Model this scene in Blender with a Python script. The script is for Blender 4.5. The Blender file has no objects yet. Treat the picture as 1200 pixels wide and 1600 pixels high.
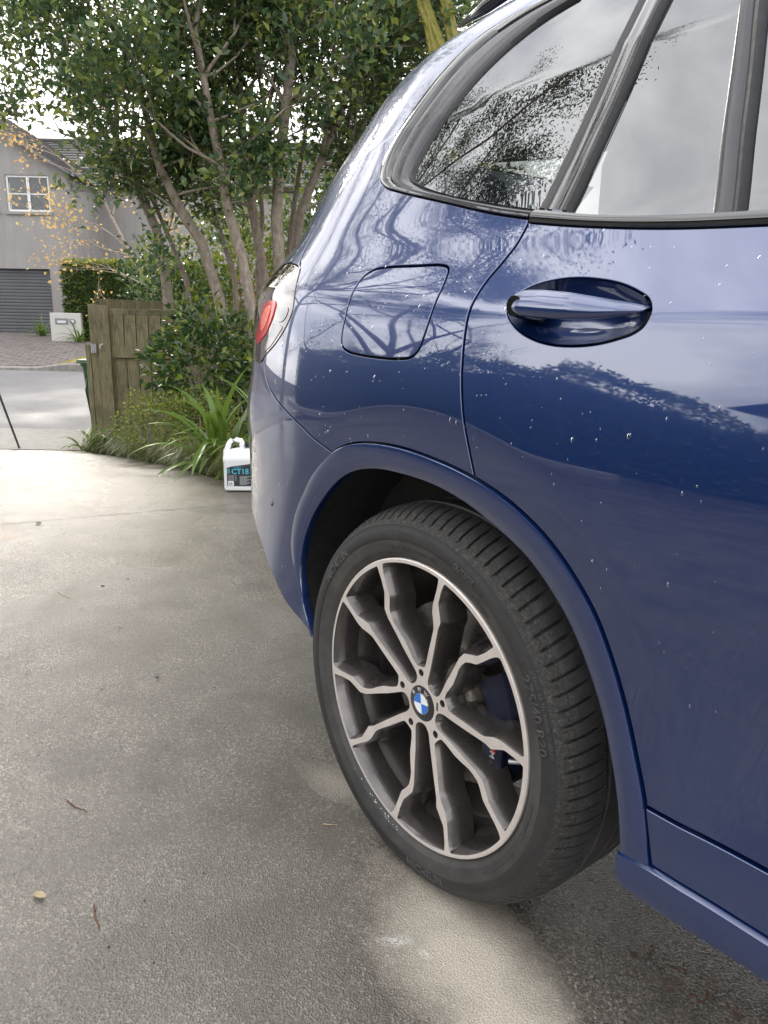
import bpy, bmesh, math, random
import numpy as np
from mathutils import Vector, Matrix
from mathutils.geometry import delaunay_2d_cdt

random.seed(7); RNG = np.random.default_rng(11)
scene = bpy.context.scene
col = scene.collection

# ------------------------------------------------------------------ camera
CAM = np.array([0.9358, -0.7969, 1.0239]); YAW, PIT, ROL, FPX = 0.91505, 0.248586, 0.018228, 1174.37
FWD = np.array([-math.sin(YAW)*math.cos(PIT), math.cos(YAW)*math.cos(PIT), -math.sin(PIT)])
_r = np.array([math.cos(YAW), math.sin(YAW), 0.0]); _u = np.cross(_r, FWD)
RGT = math.cos(ROL)*_r + math.sin(ROL)*_u; UPV = -math.sin(ROL)*_r + math.cos(ROL)*_u
cd = bpy.data.cameras.new('camera'); cam = bpy.data.objects.new('camera', cd); col.objects.link(cam)
M = Matrix.Identity(4)
for i in range(3):
    M[i][0] = RGT[i]; M[i][1] = UPV[i]; M[i][2] = -FWD[i]; M[i][3] = CAM[i]
cam.matrix_world = M
cd.sensor_fit = 'VERTICAL'; cd.sensor_height = 36.0; cd.lens = 36.0*FPX/1600.0
cd.clip_start = 0.02; cd.clip_end = 2000
scene.camera = cam

# ------------------------------------------------------------------ sky, sun, exposure
SUN_DIR = Vector((-0.975, 0.22, 0.0)).normalized(); SUN_EL = math.radians(26)
w = bpy.data.worlds.new('World'); scene.world = w; w.use_nodes = True
nt = w.node_tree; nt.nodes.clear()
def wn(t, **k):
    n = nt.nodes.new(t)
    for a, b in k.items(): setattr(n, a, b)
    return n
out = wn('ShaderNodeOutputWorld'); bg = wn('ShaderNodeBackground'); sky = wn('ShaderNodeTexSky')
sky.sky_type = 'NISHITA'; sky.sun_disc = False; sky.sun_elevation = SUN_EL
sky.sun_rotation = math.atan2(SUN_DIR.x, SUN_DIR.y); sky.air_density = 1.0; sky.dust_density = 2.0
tc = wn('ShaderNodeTexCoord'); mp = wn('ShaderNodeMapping'); mp.inputs['Scale'].default_value = (1.0, 1.0, 2.2)
nz = wn('ShaderNodeTexNoise'); nz.inputs['Scale'].default_value = 2.1; nz.inputs['Detail'].default_value = 7; nz.inputs['Roughness'].default_value = 0.55
rp = wn('ShaderNodeValToRGB'); rp.color_ramp.elements[0].position = 0.34; rp.color_ramp.elements[1].position = 0.64
rp.color_ramp.elements[0].color = (0, 0, 0, 1); rp.color_ramp.elements[1].color = (1, 1, 1, 1)
cl = wn('ShaderNodeMix', data_type='RGBA'); cl.inputs[6].default_value = (8.0, 8.6, 9.8, 1); cl.inputs[7].default_value = (26, 25.7, 25.3, 1)
nt.links.new(rp.outputs['Color'], cl.inputs['Factor'])
mx = wn('ShaderNodeMix', data_type='RGBA'); mx.inputs['Factor'].default_value = 0.86
nt.links.new(tc.outputs['Generated'], mp.inputs['Vector']); nt.links.new(mp.outputs['Vector'], nz.inputs['Vector'])
nt.links.new(nz.outputs['Fac'], rp.inputs['Fac']); nt.links.new(sky.outputs['Color'], mx.inputs[6]); nt.links.new(cl.outputs[2], mx.inputs[7])
nt.links.new(mx.outputs[2], bg.inputs['Color']); bg.inputs['Strength'].default_value = 0.09
nt.links.new(bg.outputs['Background'], out.inputs['Surface'])
sl = bpy.data.lights.new('sun', 'SUN'); so = bpy.data.objects.new('sun', sl); col.objects.link(so)
sl.energy = 1.0; sl.angle = math.radians(10); sl.color = (1.0, 0.93, 0.82)
sd = Vector((SUN_DIR.x*math.cos(SUN_EL), SUN_DIR.y*math.cos(SUN_EL), math.sin(SUN_EL)))
so.rotation_euler = sd.to_track_quat('Z', 'Y').to_euler(); so.location = (-6, 2, 8)
vs = scene.view_settings; vs.view_transform = 'Standard'; vs.look = 'None'; vs.gamma = 1.0; vs.use_curve_mapping = False
vs.exposure = 0.72
scene.cycles.max_bounces = 8; scene.cycles.transparent_max_bounces = 12
scene.cycles.use_adaptive_sampling = True; scene.cycles.adaptive_threshold = 0.02; scene.cycles.use_denoising = True
scene.cycles.caustics_reflective = False; scene.cycles.caustics_refractive = False

# ------------------------------------------------------------------ materials
MATS = {}
class NB:
    """tiny node-building helper"""
    def __init__(s, name):
        s.m = bpy.data.materials.new(name); s.m.use_nodes = True; s.t = s.m.node_tree; s.t.nodes.clear()
        s.out = s.t.nodes.new('ShaderNodeOutputMaterial'); s.b = s.t.nodes.new('ShaderNodeBsdfPrincipled')
        s.t.links.new(s.b.outputs[0], s.out.inputs['Surface']); s.tc = s.t.nodes.new('ShaderNodeTexCoord'); MATS[name] = s.m
    def n(s, t, **k):
        x = s.t.nodes.new(t)
        for a, b in k.items(): setattr(x, a, b)
        return x
    def l(s, a, b): s.t.links.new(a, b)
    def set(s, **k):
        for a, v in k.items(): s.b.inputs[a.replace('_', ' ')].default_value = v
        return s
    def noise(s, scale, detail=4, rough=0.55, vec=None, sc=None):
        x = s.n('ShaderNodeTexNoise'); x.inputs['Scale'].default_value = scale; x.inputs['Detail'].default_value = detail; x.inputs['Roughness'].default_value = rough
        v = vec if vec is not None else s.tc.outputs['Object']
        if sc:
            m = s.n('ShaderNodeMapping'); m.inputs['Scale'].default_value = sc; s.l(v, m.inputs['Vector']); v = m.outputs['Vector']
        s.l(v, x.inputs['Vector']); return x.outputs['Fac']
    def ramp(s, fac, stops):
        r = s.n('ShaderNodeValToRGB'); e = r.color_ramp.elements
        while len(e) < len(stops): e.new(0.5)
        for i, (p, c) in enumerate(stops):
            e[i].position = p; e[i].color = (c if isinstance(c, (tuple, list)) else (c, c, c)) + (1,) if not (isinstance(c, (tuple, list)) and len(c) == 4) else c
        s.l(fac, r.inputs['Fac']); return r.outputs['Color']
    def mix(s, fac, a, b, mode='MIX'):
        x = s.n('ShaderNodeMix', data_type='RGBA', blend_type=mode)
        for sock, v in ((x.inputs['Factor'], fac), (x.inputs[6], a), (x.inputs[7], b)):
            if hasattr(v, 'default_value') or hasattr(v, 'is_output'): s.l(v, sock)
            else: sock.default_value = v if not isinstance(v, tuple) else (v + (1,) if len(v) == 3 else v)
        return x.outputs[2]
    def math(s, op, a, b=0.0):
        x = s.n('ShaderNodeMath', operation=op)
        for i, v in ((0, a), (1, b)):
            if hasattr(v, 'is_output'): s.l(v, x.inputs[i])
            else: x.inputs[i].default_value = v
        return x.outputs[0]
    def bump(s, h, strength=0.3, dist=0.01, prev=None):
        x = s.n('ShaderNodeBump'); x.inputs['Strength'].default_value = strength; x.inputs['Distance'].default_value = dist
        s.l(h, x.inputs['Height'])
        if prev is not None: s.l(prev, x.inputs['Normal'])
        return x.outputs['Normal']
    def col(s, v): s.l(v, s.b.inputs['Base Color'])
    def rough(s, v): s.l(v, s.b.inputs['Roughness'])
    def nor(s, v): s.l(v, s.b.inputs['Normal'])

def simple(name, c, rough=0.5, metal=0.0, var=0.12, scale=30, bump=0.0, spec=0.5, coat=0.0):
    m = NB(name); m.set(Roughness=rough, Metallic=metal, Coat_Weight=coat); m.b.inputs['Specular IOR Level'].default_value = spec
    f = m.noise(scale, 5); m.col(m.ramp(f, [(0.3, tuple(x*(1-var) for x in c)), (0.7, tuple(min(1, x*(1+var)) for x in c))]))
    m.rough(m.ramp(m.noise(scale*1.7, 4), [(0.3, max(0, rough-0.06)), (0.7, min(1, rough+0.06))]))
    if bump: m.nor(m.bump(m.noise(scale*3, 4), bump, 0.004))
    return m.m

# metallic blue car paint under clear coat, faint dust
m = NB('car_paint'); m.set(Metallic=0.55, Roughness=0.36, Coat_Weight=1.0, Coat_Roughness=0.015, Coat_IOR=2.1)
fl = m.noise(2600, 2, 0.7); base = m.ramp(fl, [(0.35, (0.0012, 0.013, 0.080)), (0.65, (0.004, 0.036, 0.180))])
dust = m.ramp(m.noise(9, 6, 0.65), [(0.45, 0.0), (0.8, 0.06)])
m.col(m.mix(dust, base, (0.10, 0.11, 0.14)))
m.l(m.ramp(m.noise(14, 5, 0.6), [(0.4, 0.012), (0.75, 0.05)]), m.b.inputs['Coat Roughness'])
# satin plastic / gloss black / rubber
simple('gloss_black', (0.012, 0.012, 0.014), 0.08, 0, 0.1, 20, 0, 0.6, 1.0)
simple('satin_black', (0.045, 0.044, 0.048), 0.34, 0, 0.12, 40, 0.02)
simple('frame_grey', (0.05, 0.049, 0.055), 0.16, 0.2, 0.06, 30, 0.0, 0.6)
simple('rubber_seal', (0.018, 0.018, 0.02), 0.55, 0, 0.2, 60, 0.05)
simple('liner_black', (0.014, 0.014, 0.015), 0.85, 0, 0.3, 40, 0.2)
simple('under_black', (0.012, 0.012, 0.013), 0.8, 0, 0.3, 10, 0.1)
simple('interior_dark', (0.02, 0.019, 0.018), 0.7, 0, 0.2, 20, 0.05)
simple('chrome', (0.75, 0.75, 0.76), 0.08, 1.0, 0.03)
simple('rim_grey', (0.105, 0.093, 0.088), 0.26, 0.7, 0.05, 9, 0.0, 0.6, 0.8); simple('barrel_grey', (0.07, 0.062, 0.058), 0.4, 0.5, 0.1, 9)
m = NB('rim_machined'); m.set(Metallic=0.55, Roughness=0.36)
m.col(m.ramp(m.noise(26, 6, 0.65), [(0.3, (0.80, 0.71, 0.65)), (0.7, (0.93, 0.87, 0.82))]))
simple('disc_steel', (0.24, 0.225, 0.21), 0.30, 0.9, 0.2, 40, 0.03)
simple('hat_steel', (0.28, 0.25, 0.22), 0.38, 0.8, 0.45, 60, 0.1)
simple('caliper_blue', (0.008, 0.011, 0.030), 0.35, 0.1, 0.2, 20, 0.02)
simple('emblem_blue', (0.02, 0.17, 0.62), 0.25, 0, 0.02, 20, 0, 0.5, 1.0)
simple('emblem_white', (0.85, 0.86, 0.88), 0.25, 0, 0.02, 20, 0, 0.5, 1.0)
simple('print_red', (0.55, 0.03, 0.03), 0.4); simple('print_light_blue', (0.10, 0.35, 0.75), 0.4); simple('print_silver', (0.6, 0.57, 0.55), 0.4, 0.3)
# tyre
m = NB('tyre_rubber'); m.set(Roughness=0.62)
f = m.noise(60, 6, 0.7); d = m.noise(7, 5, 0.6)
m.col(m.mix(m.ramp(d, [(0.42, 0.0), (0.72, 0.65)]), m.ramp(f, [(0.3, (0.028, 0.027, 0.027)), (0.7, (0.046, 0.044, 0.043))]), (0.105, 0.095, 0.085)))
m.nor(m.bump(m.noise(420, 4), 0.35, 0.0015))
simple('tyre_band', (0.026, 0.025, 0.025), 0.55, 0, 0.2, 90, 0.1)
m = NB('tread_rubber'); m.set(Roughness=0.36)
spk = m.ramp(m.noise(520, 2, 0.5), [(0.68, 0.0), (0.74, 1.0)]); dd = m.ramp(m.noise(20, 6, 0.7), [(0.45, 0.0), (0.75, 0.55)])
c0 = m.mix(dd, (0.046, 0.046, 0.048), (0.125, 0.118, 0.108)); m.col(m.mix(spk, c0, (0.34, 0.33, 0.31)))
m.nor(m.bump(m.noise(300, 4), 0.4, 0.002))
m = NB('shoulder_rubber'); m.set(Roughness=0.85)
m.col(m.ramp(m.noise(170, 5, 0.75), [(0.38, (0.026, 0.025, 0.024)), (0.58, (0.052, 0.049, 0.045)), (0.74, (0.17, 0.158, 0.14))]))
m.nor(m.bump(m.noise(240, 4), 0.8, 0.004))
simple('tyre_letter', (0.066, 0.064, 0.062), 0.6, 0, 0.15, 80)
# glass
def glass(name, tint, refl=1.85, rough=0.0):
    m = NB(name); t = m.t; t.nodes.remove(m.b)
    tr = m.n('ShaderNodeBsdfTransparent'); tr.inputs['Color'].default_value = tint + (1,)
    gl = m.n('ShaderNodeBsdfGlossy'); gl.inputs['Roughness'].default_value = rough; gl.inputs['Color'].default_value = (0.95, 0.97, 1.0, 1)
    fr = m.n('ShaderNodeFresnel'); fr.inputs['IOR'].default_value = refl
    ms = m.n('ShaderNodeMixShader'); m.l(fr.outputs[0], ms.inputs[0]); m.l(tr.outputs[0], ms.inputs[1]); m.l(gl.outputs[0], ms.inputs[2]); m.l(ms.outputs[0], m.out.inputs['Surface'])
    return m.m
glass('privacy_glass', (0.16, 0.17, 0.16), 2.4)
glass('window_glass', (0.5, 0.52, 0.52), 1.6)
glass('water_drop', (0.88, 0.90, 0.93), 1.33)
m = NB('lens_red'); m.set(Roughness=0.12, Coat_Weight=0.15, Coat_Roughness=0.02)
m.col(m.ramp(m.noise(40, 3), [(0.35, (0.42, 0.006, 0.010)), (0.65, (0.66, 0.018, 0.016))]))
simple('lens_orange', (0.75, 0.09, 0.03), 0.25, 0, 0.15, 60, 0, 0.5, 0.2)
m = NB('lens_smoke'); m.set(Roughness=0.04, Coat_Weight=1.0, Coat_IOR=1.5, Coat_Roughness=0.01)
m.col(m.ramp(m.noise(30, 3), [(0.35, (0.03, 0.008, 0.010)), (0.65, (0.06, 0.018, 0.02))]))
# wet concrete
m = NB('wet_concrete'); pos = m.tc.outputs['Object']
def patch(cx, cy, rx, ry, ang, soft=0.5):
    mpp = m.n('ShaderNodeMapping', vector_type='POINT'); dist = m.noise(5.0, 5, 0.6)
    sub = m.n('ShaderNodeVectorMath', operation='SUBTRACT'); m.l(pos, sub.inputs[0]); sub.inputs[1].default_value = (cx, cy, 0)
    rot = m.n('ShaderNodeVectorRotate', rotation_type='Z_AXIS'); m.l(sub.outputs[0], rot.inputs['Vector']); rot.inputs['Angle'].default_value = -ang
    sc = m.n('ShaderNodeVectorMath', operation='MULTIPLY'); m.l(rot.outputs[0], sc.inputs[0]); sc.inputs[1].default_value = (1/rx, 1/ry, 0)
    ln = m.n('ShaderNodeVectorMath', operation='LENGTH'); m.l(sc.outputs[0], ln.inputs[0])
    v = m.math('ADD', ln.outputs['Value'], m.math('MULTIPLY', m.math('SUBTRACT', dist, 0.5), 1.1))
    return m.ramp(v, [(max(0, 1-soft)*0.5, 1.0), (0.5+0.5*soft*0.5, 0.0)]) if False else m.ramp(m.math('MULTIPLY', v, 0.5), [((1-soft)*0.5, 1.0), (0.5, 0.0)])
grain = m.noise(400, 3, 0.65); grain2 = m.noise(150, 5, 0.65); big = m.noise(0.9, 3, 0.55); mid = m.noise(4.2, 4, 0.55)
vor = m.n('ShaderNodeTexVoronoi'); vor.inputs['Scale'].default_value = 290; m.l(pos, vor.inputs['Vector'])
agg = m.ramp(grain, [(0.37, (0.020, 0.016, 0.012)), (0.5, (0.092, 0.078, 0.063)), (0.62, (0.30, 0.265, 0.225))])
cell = m.n('ShaderNodeSeparateColor'); m.l(vor.outputs['Color'], cell.inputs[0])
stone = m.ramp(cell.outputs[0], [(0.0, (0.022, 0.018, 0.014)), (0.45, (0.084, 0.070, 0.055)), (0.8, (0.185, 0.160, 0.130)), (1.0, (0.45, 0.405, 0.345))])
agg = m.mix(0.6, agg, stone)
agg = m.mix(m.ramp(mid, [(0.36, 0.6), (0.60, 0.0)]), agg, (0.046, 0.036, 0.026))
agg = m.mix(m.ramp(big, [(0.45, 0.0), (0.66, 0.35)]), agg, (0.135, 0.117, 0.095))
sun_patch = m.mix(m.ramp(grain, [(0.3, 0.0), (0.7, 1.0)]), (0.27, 0.230, 0.180), (0.74, 0.67, 0.56))  # sunlight on the ground by the tyre, painted in as pale dry concrete
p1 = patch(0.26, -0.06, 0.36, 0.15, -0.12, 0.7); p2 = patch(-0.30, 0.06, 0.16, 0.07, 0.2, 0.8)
p3 = patch(0.115, -0.121, 0.040, 0.018, 0.9, 0.9); p4 = patch(0.165, -0.10, 0.02, 0.010, 0.2, 0.9)
sx = m.n('ShaderNodeSeparateXYZ'); m.l(pos, sx.inputs[0])
cut = m.ramp(m.math('ADD', m.math('ADD', sx.outputs[0], m.math('MULTIPLY', sx.outputs[1], 1.06)), m.math('MULTIPLY', m.math('SUBTRACT', mid, 0.5), 0.06)), [(0.375, 1.0), (0.425, 0.0)])  # ends the painted sunlight along the edge of the car's shadow
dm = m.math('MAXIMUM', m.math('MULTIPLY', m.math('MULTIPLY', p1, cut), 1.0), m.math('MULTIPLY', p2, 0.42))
c = m.mix(dm, agg, sun_patch)
c = m.mix(m.math('MULTIPLY', m.math('MAXIMUM', p3, p4), m.ramp(grain2, [(0.40, 0.1), (0.58, 1.0)])), c, (0.66, 0.64, 0.60))
s1 = m.math('MAXIMUM', patch(-4.55, 0.05, 0.5, 0.28, 0.3, 0.15), patch(-3.05, -0.22, 0.30, 0.16, 0.3, 0.15))
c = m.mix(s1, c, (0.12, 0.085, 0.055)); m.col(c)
wet = m.ramp(m.noise(1.3, 2, 0.5), [(0.28, 0.14), (0.5, 0.23), (0.75, 0.42)])
rr = m.mix(dm, wet, (0.9, 0.9, 0.9)); m.rough(rr)
hgt = m.math('ADD', m.math('MULTIPLY', grain, 0.6), m.math('MULTIPLY', vor.outputs['Distance'], 0.8))
m.nor(m.bump(grain2, 0.12, 0.006, m.bump(hgt, 0.7, 0.0022)))
m.b.inputs['Specular IOR Level'].default_value = 0.8
m = NB('road_asphalt'); m.set(Roughness=0.4)
m.col(m.ramp(m.noise(40, 6, 0.7), [(0.3, (0.13, 0.125, 0.125)), (0.7, (0.26, 0.25, 0.25))])); m.rough(m.ramp(m.noise(0.8, 5), [(0.35, 0.5), (0.7, 0.8)]))
m.nor(m.bump(m.noise(90, 4), 0.5, 0.01))
m = NB('pale_concrete'); m.set(Roughness=0.75)
m.col(m.ramp(m.noise(12, 7, 0.7), [(0.3, (0.20, 0.185, 0.165)), (0.7, (0.34, 0.32, 0.29))])); m.nor(m.bump(m.noise(120, 4), 0.4, 0.006))
simple('kerb_concrete', (0.24, 0.22, 0.20), 0.7, 0, 0.3, 8, 0.2)
simple('soil', (0.05, 0.036, 0.024), 0.95, 0, 0.4, 20, 0.6)
m = NB('lawn'); m.set(Roughness=0.9)
m.col(m.ramp(m.noise(9, 8, 0.75), [(0.3, (0.10, 0.11, 0.02)), (0.5, (0.19, 0.17, 0.035)), (0.66, (0.30, 0.20, 0.06))])); m.nor(m.bump(m.noise(30, 6), 0.8, 0.03))
simple('paver', (0.17, 0.145, 0.135), 0.55, 0, 0.35, 4, 0.2)
# house
m = NB('render_wall'); m.set(Roughness=0.9)
m.col(m.mix(m.ramp(m.noise(1.6, 6, 0.65, sc=(3, 3, 0.25)), [(0.45, 0.0), (0.75, 0.5)]), m.ramp(m.noise(0.8, 6, 0.6), [(0.3, (0.285, 0.27, 0.262)), (0.7, (0.34, 0.325, 0.315))]), (0.215, 0.20, 0.19))); m.nor(m.bump(m.noise(60, 4), 0.25, 0.01))
simple('roof_tile', (0.075, 0.066, 0.066), 0.7, 0, 0.35, 2.5, 0.2); simple('barge', (0.20, 0.20, 0.21), 0.5)
simple('white_paint', (0.78, 0.78, 0.77), 0.45, 0, 0.04); simple('dark_chrome', (0.22, 0.22, 0.23), 0.12, 1.0, 0.1, 40)
simple('roller_door', (0.085, 0.087, 0.095), 0.45, 0, 0.12, 1.5)
simple('blind', (0.62, 0.63, 0.64), 0.8); simple('light_wall', (0.55, 0.53, 0.50), 0.85, 0, 0.06, 1.0)
# timber, plastics, metal
m = NB('old_timber'); m.set(Roughness=0.85)
g = m.noise(14, 7, 0.7, sc=(6, 6, 0.5)); st = m.noise(2.4, 6, 0.7)
c = m.ramp(g, [(0.28, (0.075, 0.062, 0.034)), (0.5, (0.17, 0.145, 0.08)), (0.72, (0.30, 0.26, 0.16))])
c = m.mix(m.ramp(st, [(0.5, 0.0), (0.66, 0.8)]), c, (0.035, 0.03, 0.022)); c = m.mix(m.ramp(m.noise(1.3, 4), [(0.45, 0.0), (0.7, 0.5)]), c, (0.11, 0.13, 0.05))
m.col(c); m.nor(m.bump(g, 0.5, 0.006))
simple('bin_green', (0.022, 0.075, 0.028), 0.42, 0, 0.2, 6, 0.05); simple('bin_lid', (0.09, 0.16, 0.09), 0.5, 0, 0.15, 6)
simple('jug_white', (0.86, 0.87, 0.88), 0.32, 0, 0.02, 10, 0, 0.5); simple('label_black', (0.022, 0.024, 0.028), 0.4); simple('label_cyan', (0.06, 0.50, 0.66), 0.4)
simple('label_teal', (0.05, 0.24, 0.25), 0.4); simple('label_grey', (0.34, 0.35, 0.36), 0.5)
simple('galvanised', (0.42, 0.42, 0.42), 0.4, 0.8, 0.2, 30); simple('tripod_black', (0.015, 0.015, 0.016), 0.4)
# plants
def leafmat(name, a, b, c=None, rough=0.38, trans=0.25):
    m = NB(name); m.set(Roughness=rough)
    oi = m.n('ShaderNodeNewGeometry'); f = oi.outputs['Random Per Island']
    st = [(0.0, a), (0.6, b)] + ([(0.97, c)] if c else [])
    cc = m.ramp(f, st); m.col(cc)
    tl = m.n('ShaderNodeBsdfTranslucent'); hs = m.n('ShaderNodeHueSaturation'); hs.inputs['Value'].default_value = 1.7; hs.inputs['Hue'].default_value = 0.485
    m.l(cc, hs.inputs['Color']); m.l(hs.outputs[0], tl.inputs['Color'])
    ms = m.n('ShaderNodeMixShader'); ms.inputs[0].default_value = trans; m.l(m.b.outputs[0], ms.inputs[1]); m.l(tl.outputs[0], ms.inputs[2]); m.l(ms.outputs[0], m.out.inputs['Surface'])
    return m.m
leafmat('camellia_leaf', (0.038, 0.080, 0.036), (0.100, 0.160, 0.066), (0.25, 0.30, 0.07), 0.24, 0.38)
leafmat('camellia_bush_leaf', (0.020, 0.052, 0.018), (0.048, 0.100, 0.028), (0.20, 0.24, 0.03), 0.28)
leafmat('bright_leaf', (0.05, 0.095, 0.02), (0.13, 0.19, 0.03), (0.28, 0.28, 0.03), 0.4, 0.4)
leafmat('dark_leaf', (0.016, 0.036, 0.016), (0.034, 0.066, 0.022), None, 0.4)
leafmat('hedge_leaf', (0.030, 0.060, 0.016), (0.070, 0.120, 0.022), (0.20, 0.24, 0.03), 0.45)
leafmat('hedge_sunlit_leaf', (0.10, 0.15, 0.02), (0.22, 0.27, 0.03), (0.32, 0.34, 0.05), 0.45, 0.4)  # sun on the hedge top, put into a yellower leaf colour
leafmat('autumn_leaf', (0.52, 0.36, 0.12), (0.60, 0.47, 0.17), (0.46, 0.26, 0.09), 0.55, 0.4)
leafmat('orange_leaf', (0.30, 0.13, 0.03), (0.42, 0.20, 0.05), (0.45, 0.32, 0.06), 0.6, 0.4)
leafmat('box_leaf', (0.085, 0.115, 0.025), (0.17, 0.21, 0.05), (0.30, 0.32, 0.06), 0.5, 0.35)
leafmat('mondo_leaf', (0.075, 0.105, 0.028), (0.15, 0.18, 0.05), (0.28, 0.25, 0.10), 0.45)
leafmat('strap_leaf', (0.055, 0.11, 0.022), (0.115, 0.19, 0.035), (0.24, 0.29, 0.05), 0.30, 0.35)
leafmat('dead_strap', (0.50, 0.24, 0.06), (0.58, 0.32, 0.08), None, 0.7)
leafmat('gum_leaf', (0.060, 0.085, 0.048), (0.11, 0.145, 0.075), None, 0.45)
m = NB('bark'); m.set(Roughness=0.9)
g = m.noise(26, 7, 0.7, sc=(1, 1, 0.45)); m.col(m.mix(m.ramp(m.noise(5, 5), [(0.4, 0.0), (0.7, 0.55)]), m.ramp(g, [(0.3, (0.11, 0.085, 0.066)), (0.55, (0.28, 0.225, 0.18)), (0.75, (0.44, 0.385, 0.33))]), (0.27, 0.255, 0.20)))
m.nor(m.bump(g, 0.7, 0.012))
simple('twig', (0.34, 0.28, 0.23), 0.85, 0, 0.35, 12)
m = NB('cactus_skin'); m.set(Roughness=0.6)
m.col(m.ramp(m.noise(24, 6, 0.7), [(0.3, (0.14, 0.14, 0.03)), (0.55, (0.30, 0.27, 0.055)), (0.72, (0.30, 0.20, 0.10))]))
simple('litter_brown', (0.13, 0.06, 0.035), 0.9, 0, 0.5, 30); simple('litter_tan', (0.42, 0.33, 0.2), 0.8, 0, 0.3, 30); simple('litter_dark', (0.02, 0.016, 0.013), 0.8)

# ------------------------------------------------------------------ object helpers
def link(o, parent=None):
    col.objects.link(o)
    if parent is not None: o.parent = parent
    return o
def tag(o, label=None, cat=None, group=None, kind=None):
    if label: o['label'] = label
    if cat: o['category'] = cat
    if group: o['group'] = group
    if kind: o['kind'] = kind
    return o
def empty(name, loc=(0, 0, 0), rz=0.0):
    o = bpy.data.objects.new(name, None); o.location = loc; o.rotation_euler = (0, 0, rz); o.empty_display_size = 0.1; return link(o)
def mobj(name, verts, faces, mat, parent=None, smooth=False, normals=None, angle=None, mats=None, fmat=None):
    me = bpy.data.meshes.new(name); me.from_pydata([tuple(map(float, v)) for v in verts], [], [tuple(map(int, f)) for f in faces])
    for mm in (mats or [mat]): me.materials.append(MATS[mm])
    if fmat is not None: me.polygons.foreach_set('material_index', np.asarray(fmat, dtype=np.int32))
    if smooth: me.polygons.foreach_set('use_smooth', np.ones(len(me.polygons), dtype=bool))
    me.update()
    if angle is not None: me.set_sharp_from_angle(angle=math.radians(angle))
    if normals is not None: me.normals_split_custom_set_from_vertices([tuple(map(float, v)) for v in normals])
    return link(bpy.data.objects.new(name, me), parent)
def fastmesh(name, V, F, mat, parent=None, smooth=False):
    """V (n,3) array, F (m,k) int array with equal-size polygons"""
    V = np.asarray(V, np.float32); F = np.asarray(F, np.int32); me = bpy.data.meshes.new(name); k = F.shape[1]
    me.vertices.add(len(V)); me.vertices.foreach_set('co', V.ravel()); me.loops.add(F.size); me.loops.foreach_set('vertex_index', F.ravel())
    me.polygons.add(len(F)); me.polygons.foreach_set('loop_start', np.arange(len(F), dtype=np.int32)*k)
    if smooth: me.polygons.foreach_set('use_smooth', np.ones(len(F), dtype=bool))
    me.materials.append(MATS[mat]); me.update(calc_edges=True); me.validate()
    return link(bpy.data.objects.new(name, me), parent)
class MB:
    def __init__(s): s.v = []; s.f = []
    def add(s, V, F):
        b = len(s.v); s.v += [tuple(x) for x in V]; s.f += [tuple(i+b for i in f) for f in F]; return s
    def box(s, x0, x1, y0, y1, z0, z1, bev=0.0):
        if bev <= 0:
            return s.add([(x0,y0,z0),(x1,y0,z0),(x1,y1,z0),(x0,y1,z0),(x0,y0,z1),(x1,y0,z1),(x1,y1,z1),(x0,y1,z1)],
                         [(3,2,1,0),(4,5,6,7),(0,1,5,4),(1,2,6,5),(2,3,7,6),(3,0,4,7)])
        bm = bmesh.new(); bmesh.ops.create_cube(bm, size=1.0)
        bmesh.ops.scale(bm, vec=(x1-x0, y1-y0, z1-z0), verts=bm.verts); bmesh.ops.translate(bm, vec=((x0+x1)/2, (y0+y1)/2, (z0+z1)/2), verts=bm.verts)
        bmesh.ops.bevel(bm, geom=bm.edges[:], offset=bev, segments=2, affect='EDGES', profile=0.5)
        bm.verts.ensure_lookup_table(); bm.verts.index_update(); V = [v.co[:] for v in bm.verts]; F = [[v.index for v in f.verts] for f in bm.faces]; bm.free()
        return s.add(V, F)
    def tube(s, pts, rad, n=7, cap=True):
        pts = [np.array(p, float) for p in pts]; k = len(pts); rad = rad if hasattr(rad, '__len__') else [rad]*k
        V = []; F = []; ref = None
        for i in range(k):
            t = pts[min(i+1, k-1)]-pts[max(i-1, 0)]; t = t/(np.linalg.norm(t)+1e-9)
            if ref is None: ref = np.array([1., 0, 0]) if abs(t[0]) < 0.8 else np.array([0, 1., 0])
            a = np.cross(t, ref); a /= np.linalg.norm(a)+1e-9; b = np.cross(t, a); ref = np.cross(a, t) if False else ref
            for j in range(n):
                q = 2*math.pi*j/n; V.append(pts[i]+rad[i]*(a*math.cos(q)+b*math.sin(q)))
        for i in range(k-1):
            for j in range(n): F.append((i*n+j, i*n+(j+1) % n, (i+1)*n+(j+1) % n, (i+1)*n+j))
        if cap: F.append(tuple(range(n-1, -1, -1))); F.append(tuple((k-1)*n+j for j in range(n)))
        return s.add(V, F)
    def grid(s, V, nu, nv, closeu=False):
        F = []
        for i in range(nu-(0 if closeu else 1)):
            for j in range(nv-1):
                a = i*nv+j; b = ((i+1) % nu)*nv+j; F.append((a, b, b+1, a+1))
        return s.add(V, F)
    def build(s, name, mat, parent=None, smooth=False, angle=None): return mobj(name, s.v, s.f, mat, parent, smooth, None, angle)
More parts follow.
